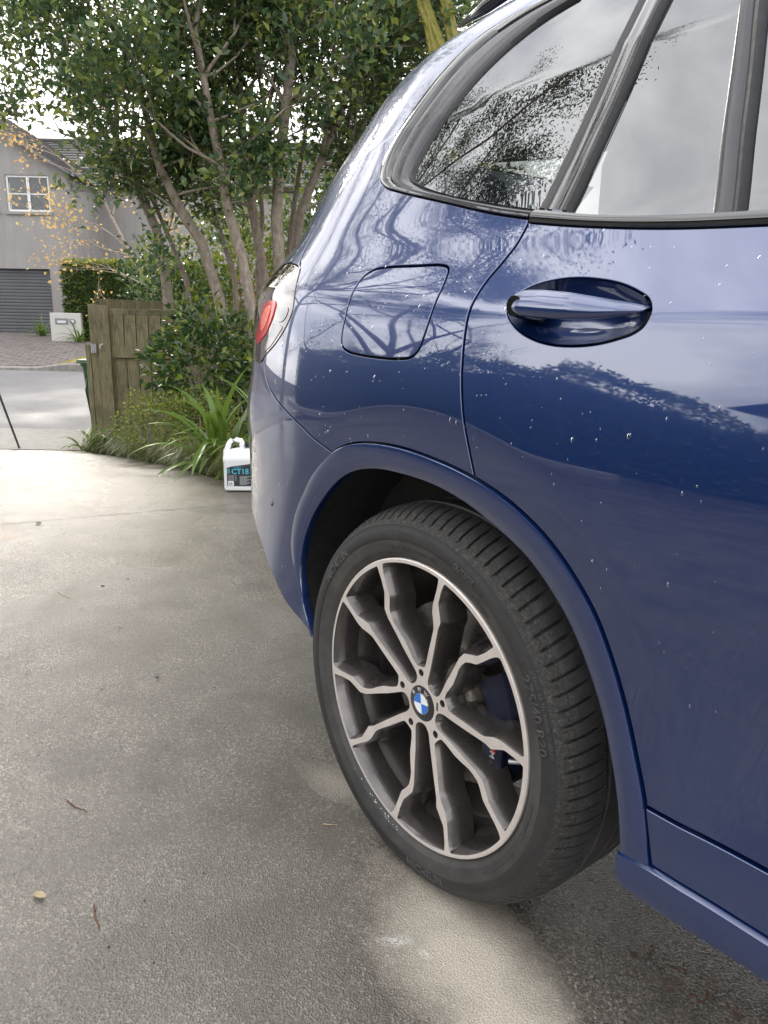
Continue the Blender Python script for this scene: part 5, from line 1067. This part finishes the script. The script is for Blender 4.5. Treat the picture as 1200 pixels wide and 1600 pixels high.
for i in range(nsl): 
    z0 = Z0+0.06+i*sh; o = mobj('slat', [(-17.3, 0.17, z0), (-11.84, 0.17, z0), (-17.3, 0.155, z0+0.03), (-11.84, 0.155, z0+0.03), (-17.3, 0.155, z0+0.085), (-11.84, 0.155, z0+0.085), (-17.3, 0.17, z0+sh), (-11.84, 0.17, z0+sh)], [(0, 1, 3, 2), (2, 3, 5, 4), (4, 5, 7, 6)], 'roller_door', gd)
hb('threshold', -17.3, -11.84, 0.0, 0.3, Z0-0.1, Z0+0.055, 'pale_concrete')
# roofs: tile courses as real steps
def roof(x0, y0, x1, y1, z0, z1, n, axis, name='roof', ov=0.35):
    r = empty(name); r.parent = hs
    for i in range(n):
        t0, t1 = i/n, (i+1)/n+0.01
        if axis == 'y':                      # slopes up along +y
            ya, yb_, za, zb_ = y0+(y1-y0)*t0, y0+(y1-y0)*t1, z0+(z1-z0)*t0, z0+(z1-z0)*t1
            mobj('tile_course', [(x0, ya, za+0.05), (x1, ya, za+0.05), (x1, yb_, zb_+0.005), (x0, yb_, zb_+0.005), (x0, ya, za-0.02), (x1, ya, za-0.02)], [(0, 1, 2, 3), (4, 5, 1, 0)], 'roof_tile', r)
        else:                                # slopes from x0 (low) to x1 (high)
            xa, xb, za, zb_ = x0+(x1-x0)*t0, x0+(x1-x0)*t1, z0+(z1-z0)*t0, z0+(z1-z0)*t1
            mobj('tile_course', [(xa, y0, za+0.05), (xa, y1, za+0.05), (xb, y1, zb_+0.005), (xb, y0, zb_+0.005), (xa, y0, za-0.02), (xa, y1, za-0.02)], [(3, 2, 1, 0), (0, 1, 5, 4)], 'roof_tile', r)
    return r
roof(XR_+0.35, -0.35, gx0, 7.0, ZE-0.20+0.02, zr+0.02, 22, 'x'); roof(-21.0, -0.35, gx0, 7.0, ZE-0.2, zr+0.02, 22, 'x')
rm = roof(-24, 2.6, 4, 7.2, ZE-0.15, 8.15, 16, 'y')
MB().tube([(-24, 7.2, 8.17), (4, 7.2, 8.17)], 0.12, 8).build('ridge', 'roof_tile', hs, True)
MB().add([(XR_+0.40, -0.40, ZE-0.42), (gx0, -0.40, zr-0.20), (gx0, -0.40, zr+0.03), (XR_+0.40, -0.40, ZE-0.18), (XR_+0.40, -0.33, ZE-0.42), (gx0, -0.33, zr-0.20), (gx0, -0.33, zr+0.03), (XR_+0.40, -0.33, ZE-0.18)], [(1, 0, 3, 2), (4, 5, 6, 7), (0, 1, 5, 4), (3, 7, 6, 2), (0, 4, 7, 3)]).build('barge_board', 'barge', hs)
MB().add([(XR_+0.34, -0.44, ZE-0.30), (gx0, -0.44, zr-0.09), (gx0, -0.44, zr+0.07), (XR_+0.34, -0.44, ZE-0.14), (XR_+0.34, -0.401, ZE-0.30), (gx0, -0.401, zr-0.09), (gx0, -0.401, zr+0.07), (XR_+0.34, -0.401, ZE-0.14)], [(1, 0, 3, 2), (4, 5, 6, 7), (0, 1, 5, 4), (3, 7, 6, 2), (0, 4, 7, 3)]).build('barge_capping', 'roof_tile', hs)
MB().tube([(XR_+0.30, -0.42, ZE-0.27), (XR_+0.30, 6.9, ZE-0.27)], 0.07, 8).build('gutter', 'barge', hs, True)
hb('downpipe', XR_-0.05, XR_+0.05, -0.12, -0.02, Z0, ZE-0.5, 'render_wall')
# letterbox wall
lw = empty('letterbox_wall', tuple(sa(23.9, -10.42, gz(23.9)+0.06)), STREET_RZ); tag(lw, 'pale rendered letterbox wall between the paved drive and the hedge', 'letterbox')
MB().box(0, 0.95, 0, 0.25, -0.3, 0.86, 0.015).build('wall', 'light_wall', lw); MB().box(0.16, 0.56, -0.02, 0.02, 0.52, 0.70, 0.01).build('letterbox_frame', 'barge', lw); MB().box(0.23, 0.50, -0.03, -0.018, 0.55, 0.63, 0.004).build('letter_slot', 'blind', lw); MB().tube([(0.70, -0.03, 0.61), (0.70, 0.01, 0.61)], 0.085, 20).build('newspaper_tube', 'barge', lw, True, 40); MB().tube([(0.70, -0.034, 0.61), (0.70, -0.028, 0.61)], 0.055, 20).build('tube_opening', 'blind', lw, True, 40)
# hedge, grasses by the letterbox
hd = empty('clipped_hedge', tuple(sp(24.6, -8.0, 0.05)), STREET_RZ); tag(hd, 'square clipped green hedge beside the letterbox wall', 'hedge')
P = []; Dn = []; rgh = np.random.default_rng(101)
for face, nf in (('f', 7000), ('t', 2600), ('l', 2200), ('r', 1200)):
    a_ = rgh.uniform(0, 1, (nf, 3)); dp = rgh.exponential(0.05, nf)
    if face == 'f': q = np.stack([-2.0+4.4*a_[:, 0], -0.55+dp, 2.36*a_[:, 1]], 1); dn = np.tile([0, -1, 0.3], (nf, 1))
    elif face == 't': q = np.stack([-2.0+4.4*a_[:, 0], -0.55+1.1*a_[:, 1], 2.38-dp], 1); dn = np.tile([0, 0, 1], (nf, 1))
    elif face == 'l': q = np.stack([-2.0+dp, -0.55+1.1*a_[:, 0], 2.36*a_[:, 1]], 1); dn = np.tile([-1, 0, 0.3], (nf, 1))
    else: q = np.stack([2.4-dp, -0.55+1.1*a_[:, 0], 2.36*a_[:, 1]], 1); dn = np.tile([1, 0, 0.3], (nf, 1))
    P.append(q); Dn.append(dn)
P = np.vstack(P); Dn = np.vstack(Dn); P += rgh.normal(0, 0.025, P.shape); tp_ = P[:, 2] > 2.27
leaves('foliage', P[~tp_], Dn[~tp_], 0.11, 'hedge_leaf', hd, 0.6); leaves('sunlit_top', P[tp_], Dn[tp_], 0.10, 'hedge_sunlit_leaf', hd, 0.6)  # topmost leaves coloured brighter for the light catching the hedge
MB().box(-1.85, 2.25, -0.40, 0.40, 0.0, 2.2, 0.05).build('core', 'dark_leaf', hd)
for i, (L_, D_, lb) in enumerate(((-11.45, 25.6, 'grassy tuft left of the letterbox wall'), (-9.45, 23.6, 'grassy tuft at the foot of the hedge, near the letterbox wall'))): straps('strap_leaf_plant', lb, sp(D_, L_, 0.05), 26, 0.75, 30+i)
# leaf litter on the verge
P = np.array([sp(RNG.uniform(17.8, 25), RNG.uniform(-7.7, 2), 0.115) for i in range(1500)]); o = leaves('fallen_leaves', P, np.tile([1, 0, 0], (1500, 1)), 0.10, 'autumn_leaf', None, 0.7, 0.1, 0.8); tag(o, 'yellow and brown fallen leaves on the verge', 'leaves', kind='stuff')
# bare autumn tree leaning over the hedge
b = pix(245, 470, 15.6); P = [np.array([b[0], b[1], gz(15.6)-0.1]), pix(238, 452, 15.6), pix(222, 425, 15.6), pix(205, 395, 15.6), pix(190, 350, 15.6)]
# (kept on the near side of the road edge: grows from the neighbouring verge)
b2 = [pix(x, y, 19.0) for x, y in ((246, 500), (238, 452), (205, 400), (175, 340), (150, 290))]
b2[0][2] = gz(19.0)
ends = []
for i_, (d_, ln_) in enumerate(((-0.9*Rv+0.5*Zv, 1.7), (-0.6*Rv+0.9*Zv, 1.7), (-0.2*Rv+1.0*Zv, 1.7), (-1.0*Rv+0.7*Zv, 1.6), (0.5*Rv+0.9*Zv, 1.5), (-0.9*Rv+0.3*Zv-0.4*Fv, 1.5), (0.3*Rv+0.6*Zv, 1.4))): ends.append((1+i_ % 4, d_, ln_*0.62, 0.024))
tree('autumn_tree', 'nearly bare autumn tree with scattered orange leaves before the house', [(b2, [0.07, 0.06, 0.05, 0.035, 0.02], ends)], 'autumn_leaf', 0.095, 1, None, 'tree', 4, 1.0, 0.5, 17, 0.75, 0.10, 'twig', (lambda P: np.random.default_rng(3).uniform(0, 1, len(P)) < 0.24), 0.05, (2, 4))
# ribbed columns behind the roof
cx = empty('columnar_cactus', tuple(sp(7.4, 0.45))); tag(cx, 'yellow-green ribbed cactus columns rising behind the car roof', 'cactus'); cb = np.array(cx.location)
for (x0, y0), (x1, y1), rr in (((708, 130), (636, -60), 0.062), ((722, 130), (682, -60), 0.058), ((690, 150), (652, -60), 0.05)):
    a_ = pix(x0, y0, 7.4); t_ = pix(x1, y1, 7.4); dvec = (t_-a_)/np.linalg.norm(t_-a_); a_ = a_-dvec*((a_[2]-gz(7.4))/dvec[2]); V = []; nr = 20; ks = np.linspace(0, 1.05, 40)
    sx_ = np.cross(dvec, [0, 1, 0]); sx_ /= np.linalg.norm(sx_); sy_ = np.cross(dvec, sx_)
    for k_ in ks:
        for j in range(nr): a = 2*math.pi*j/nr; r = rr*(1.0 if j % 4 == 0 else (0.62 if j % 4 == 2 else 0.76))*(1 if k_ < 1 else 0.5)*(1+0.03*math.sin(k_*160)); V.append(a_+(t_-a_)*k_+sx_*math.cos(a)*r+sy_*math.sin(a)*r-cb)
    MB().grid([V[i*nr+j] for j in range(nr) for i in range(len(ks))], nr, len(ks), True).build('column', 'cactus_skin', cx, True)

# ------------------------------------------------------------------ the other side of the driveway, seen mirrored in the paint and glass
def hedge_run(name, label, x0, x1, y, h, th, n, mat, size, seed, tap):
    root = empty(name, ((x0+x1)/2, y, 0)); rg = np.random.default_rng(seed); hw = (x1-x0)/2
    P = np.stack([rg.uniform(-hw, hw, n), th*(1-rg.uniform(0, 1, n)**2*0.6), rg.uniform(0, 1, n)**0.8*h*(1+0.0*rg.normal(0, 1, n))], 1); P[:, 2] += 0.16*np.sin(P[:, 0]*1.7+seed)+0.10*np.sin(P[:, 0]*4.1)+rg.normal(0, 0.05, n); top = rg.uniform(0, 1, n) < 0.25; P[top, 2] = h+0.16*np.sin(P[top, 0]*1.7+seed)+0.10*np.sin(P[top, 0]*4.1)+rg.normal(0, 0.07, top.sum()); P[top, 1] = rg.uniform(-th, th, top.sum())
    P[:, 2] *= 1-0.62*np.clip((P[:, 0]-hw+tap)/tap, 0, 1)**1.2
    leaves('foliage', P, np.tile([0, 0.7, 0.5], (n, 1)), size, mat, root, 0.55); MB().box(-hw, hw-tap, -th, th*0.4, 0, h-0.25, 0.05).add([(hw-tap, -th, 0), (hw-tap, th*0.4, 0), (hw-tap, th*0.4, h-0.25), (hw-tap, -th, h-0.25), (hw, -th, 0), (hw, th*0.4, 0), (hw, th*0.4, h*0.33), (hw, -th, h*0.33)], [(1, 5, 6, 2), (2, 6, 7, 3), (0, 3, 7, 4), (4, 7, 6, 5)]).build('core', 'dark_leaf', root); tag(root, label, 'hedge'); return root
hedge_run('tall_hedge', 'tall dark hedge mirrored in the flank of the car', -16, -1.5, -7.2, 2.6, 0.6, 30000, 'hedge_leaf', 0.10, 7, 4.2)
nh = empty('neighbour_house', (0, -10.5, 0)); tag(nh, 'pale gabled house mirrored in the lower door of the car', 'house')
MB().box(-4.4, 4.0, -6, 0, 0, 2.7).build('wall', 'light_wall', nh); mobj('gable', [(-4.4, 0.01, 2.7), (4.0, 0.01, 2.7), (-0.2, 0.01, 4.6)], [(2, 1, 0)], 'light_wall', nh)
mobj('roof', [(-4.9, 0.5, 2.5), (-0.2, 0.5, 4.75), (-0.2, -6.5, 4.75), (-4.9, -6.5, 2.5), (4.5, 0.5, 2.5), (4.5, -6.5, 2.5)], [(0, 3, 2, 1), (1, 2, 5, 4)], 'roof_tile', nh)
MB().box(-3.4, -2.0, 0.0, 0.06, 0.9, 2.1).build('window', 'white_paint', nh); MB().box(-3.3, -2.1, 0.06, 0.08, 1.0, 2.0).build('pane', 'gloss_black', nh)
def gum(label, x, y, h, seed, n=7, per=26, leaf=0.22):
    rg = random.Random(seed); P = [np.array([x, y, -0.1])]
    for k in range(5): P.append(P[-1]+np.array([rg.gauss(0, 0.15), rg.gauss(0, 0.15), h/8]))
    ends = [(rg.choice([3, 4, 5, 5]), np.array([rg.gauss(0, 0.8), rg.gauss(0, 0.8), rg.uniform(0.35, 1.0)]), rg.uniform(2.0, 3.2), 0.09) for k in range(n)]
    return tree('gum_tree', label, [(P, [0.22, 0.20, 0.18, 0.16, 0.13, 0.10], ends)], 'gum_leaf', leaf, per, 'gum trees mirrored in the car', 'tree', 3, 1.9, 0.55, seed, 0.45, 0.17)
gum('tall open-crowned gum tree mirrored in the rear quarter glass', -12.2, -3.4, 11.0, 201, 11, 120, 0.055)
gum('gum tree beyond the hedge mirrored in the fuel door', -11.5, -7.6, 5.2, 202, 9, 80, 0.055)
o = MB().box(-16, -3.5, -5.75, -5.55, -0.1, 0.14, 0.02).build('garden_edging', 'pale_concrete'); tag(o, 'pale concrete garden edging along the foot of the tall hedge', 'edging')
# ------------------------------------------------------------------ bits lying on the concrete
def twig(px0, px1, rad, label, mat='litter_brown'):
    a_ = pixg(*px0); b_ = pixg(*px1); mid = (a_+b_)/2; o = empty('twig', tuple(mid)); dd_ = b_-a_; m_ = MB(); m_.tube([a_-mid+[0, 0, rad], np.array([dd_[1]*0.06, -dd_[0]*0.06, rad*1.6]), b_-mid+[0, 0, rad]], [rad, rad*0.9, rad*0.5], 6)
    bpy.data.objects.remove(o); o = m_.build('twig', mat, None, True); o.location = mid; tag(o, label, 'twig', 'twigs on the concrete'); return o
twig((105, 1252), (137, 1269), 0.0013, 'thin brown twig lying alone in the middle of the concrete'); twig((147, 1416), (156, 1451), 0.0018, 'short brown twig nearest the bottom of the picture'); twig((632, 1318), (641, 1345), 0.0011, 'thin twig leaning by the tyre')
twig((505, 1288), (528, 1289), 0.0010, 'pale straw stalk left of the tyre', 'litter_tan'); twig((90, 925), (110, 935), 0.0016, 'pale stalk near the driveway joint', 'litter_tan')
def dleaf(px, py, ln, rz, mat, label):
    p_ = pixg(px, py); V = []; n_ = 9
    for i in range(n_): t = i/(n_-1); w_ = ln*0.24*math.sin(math.pi*t)**0.8; V += [(ln*(t-0.5), -w_, 0.004+0.25*w_), (ln*(t-0.5), 0, 0.002+0.10*ln*t*t), (ln*(t-0.5), w_, 0.004+0.35*w_)]
    F = []
    for i in range(n_-1): a = 3*i; F += [(a, a+3, a+4, a+1), (a+1, a+4, a+5, a+2)]
    o = mobj('fallen_leaf', V, F, mat, None, True); o.location = (p_[0], p_[1], 0.001); o.rotation_euler = (0, 0, rz); tag(o, label, 'leaf', 'leaves on the concrete')
dleaf(62, 1402, 0.030, 0.6, 'litter_tan', 'small curled tan leaf at the lower left of the concrete'); dleaf(60, 819, 0.045, 0.3, 'litter_dark', 'dark wet leaf on the driveway joint'); dleaf(188, 983, 0.018, 1.0, 'litter_dark', 'small dark leaf in the middle distance of the concrete'); dleaf(245, 1061, 0.02, 0.4, 'litter_dark', 'tiny dark leaf left of the bumper')
V = []; F = []
for px, py, s in ((160,916,14),(200,905,8),(42,910,8),(160,1078,10),(42,1054,7),(315,1214,8),(318,1365,9),(210,1320,5),(226,1408,6),(170,1480,7),(222,1180,6),(260,1010,6),(120,1010,6),(335,1075,7),(60,1180,5),(240,1505,6)):
    p_ = pixg(px, py); r = s*0.00032*np.linalg.norm(p_-CAM)/1.2; b = len(V); k = 6
    for j in range(k): a = 2*math.pi*j/k+px; V.append((p_[0]+r*math.cos(a)*RNG.uniform(0.4, 1.2), p_[1]+r*math.sin(a)*RNG.uniform(0.3, 1.0), 0.001))
    V.append((p_[0], p_[1], 0.003)); F += [(b+j, b+(j+1) % k, b+k) for j in range(k)]
o = mobj('dirt_specks', V, F, 'litter_dark'); tag(o, 'dark specks of dirt on the concrete', 'dirt', kind='stuff')
V = []; F = []
for i in range(150):
    t = RNG.uniform(0, 1); q = pixg(985+190*t+RNG.normal(0, 26), 1488+105*t+RNG.normal(0, 20)); s = RNG.choice([0.0015, 0.002, 0.003, 0.006])*RNG.uniform(0.6, 1.2); an = RNG.uniform(0, 6.28); d_ = np.array([math.cos(an), math.sin(an), 0])*s; e_ = np.array([-math.sin(an), math.cos(an), 0])*s*0.3; b = len(V); z_ = RNG.uniform(0.0008, 0.005)
    V += [q-d_-e_+[0, 0, z_], q+d_-e_+[0, 0, z_*0.6], q+d_+e_+[0, 0, z_], q-d_+e_+[0, 0, z_*0.4]]; F.append((b, b+1, b+2, b+3))
o = fastmesh('bark_debris', V, F, 'litter_brown'); tag(o, 'reddish-brown bark crumbs under the side skirt', 'debris', kind='stuff')
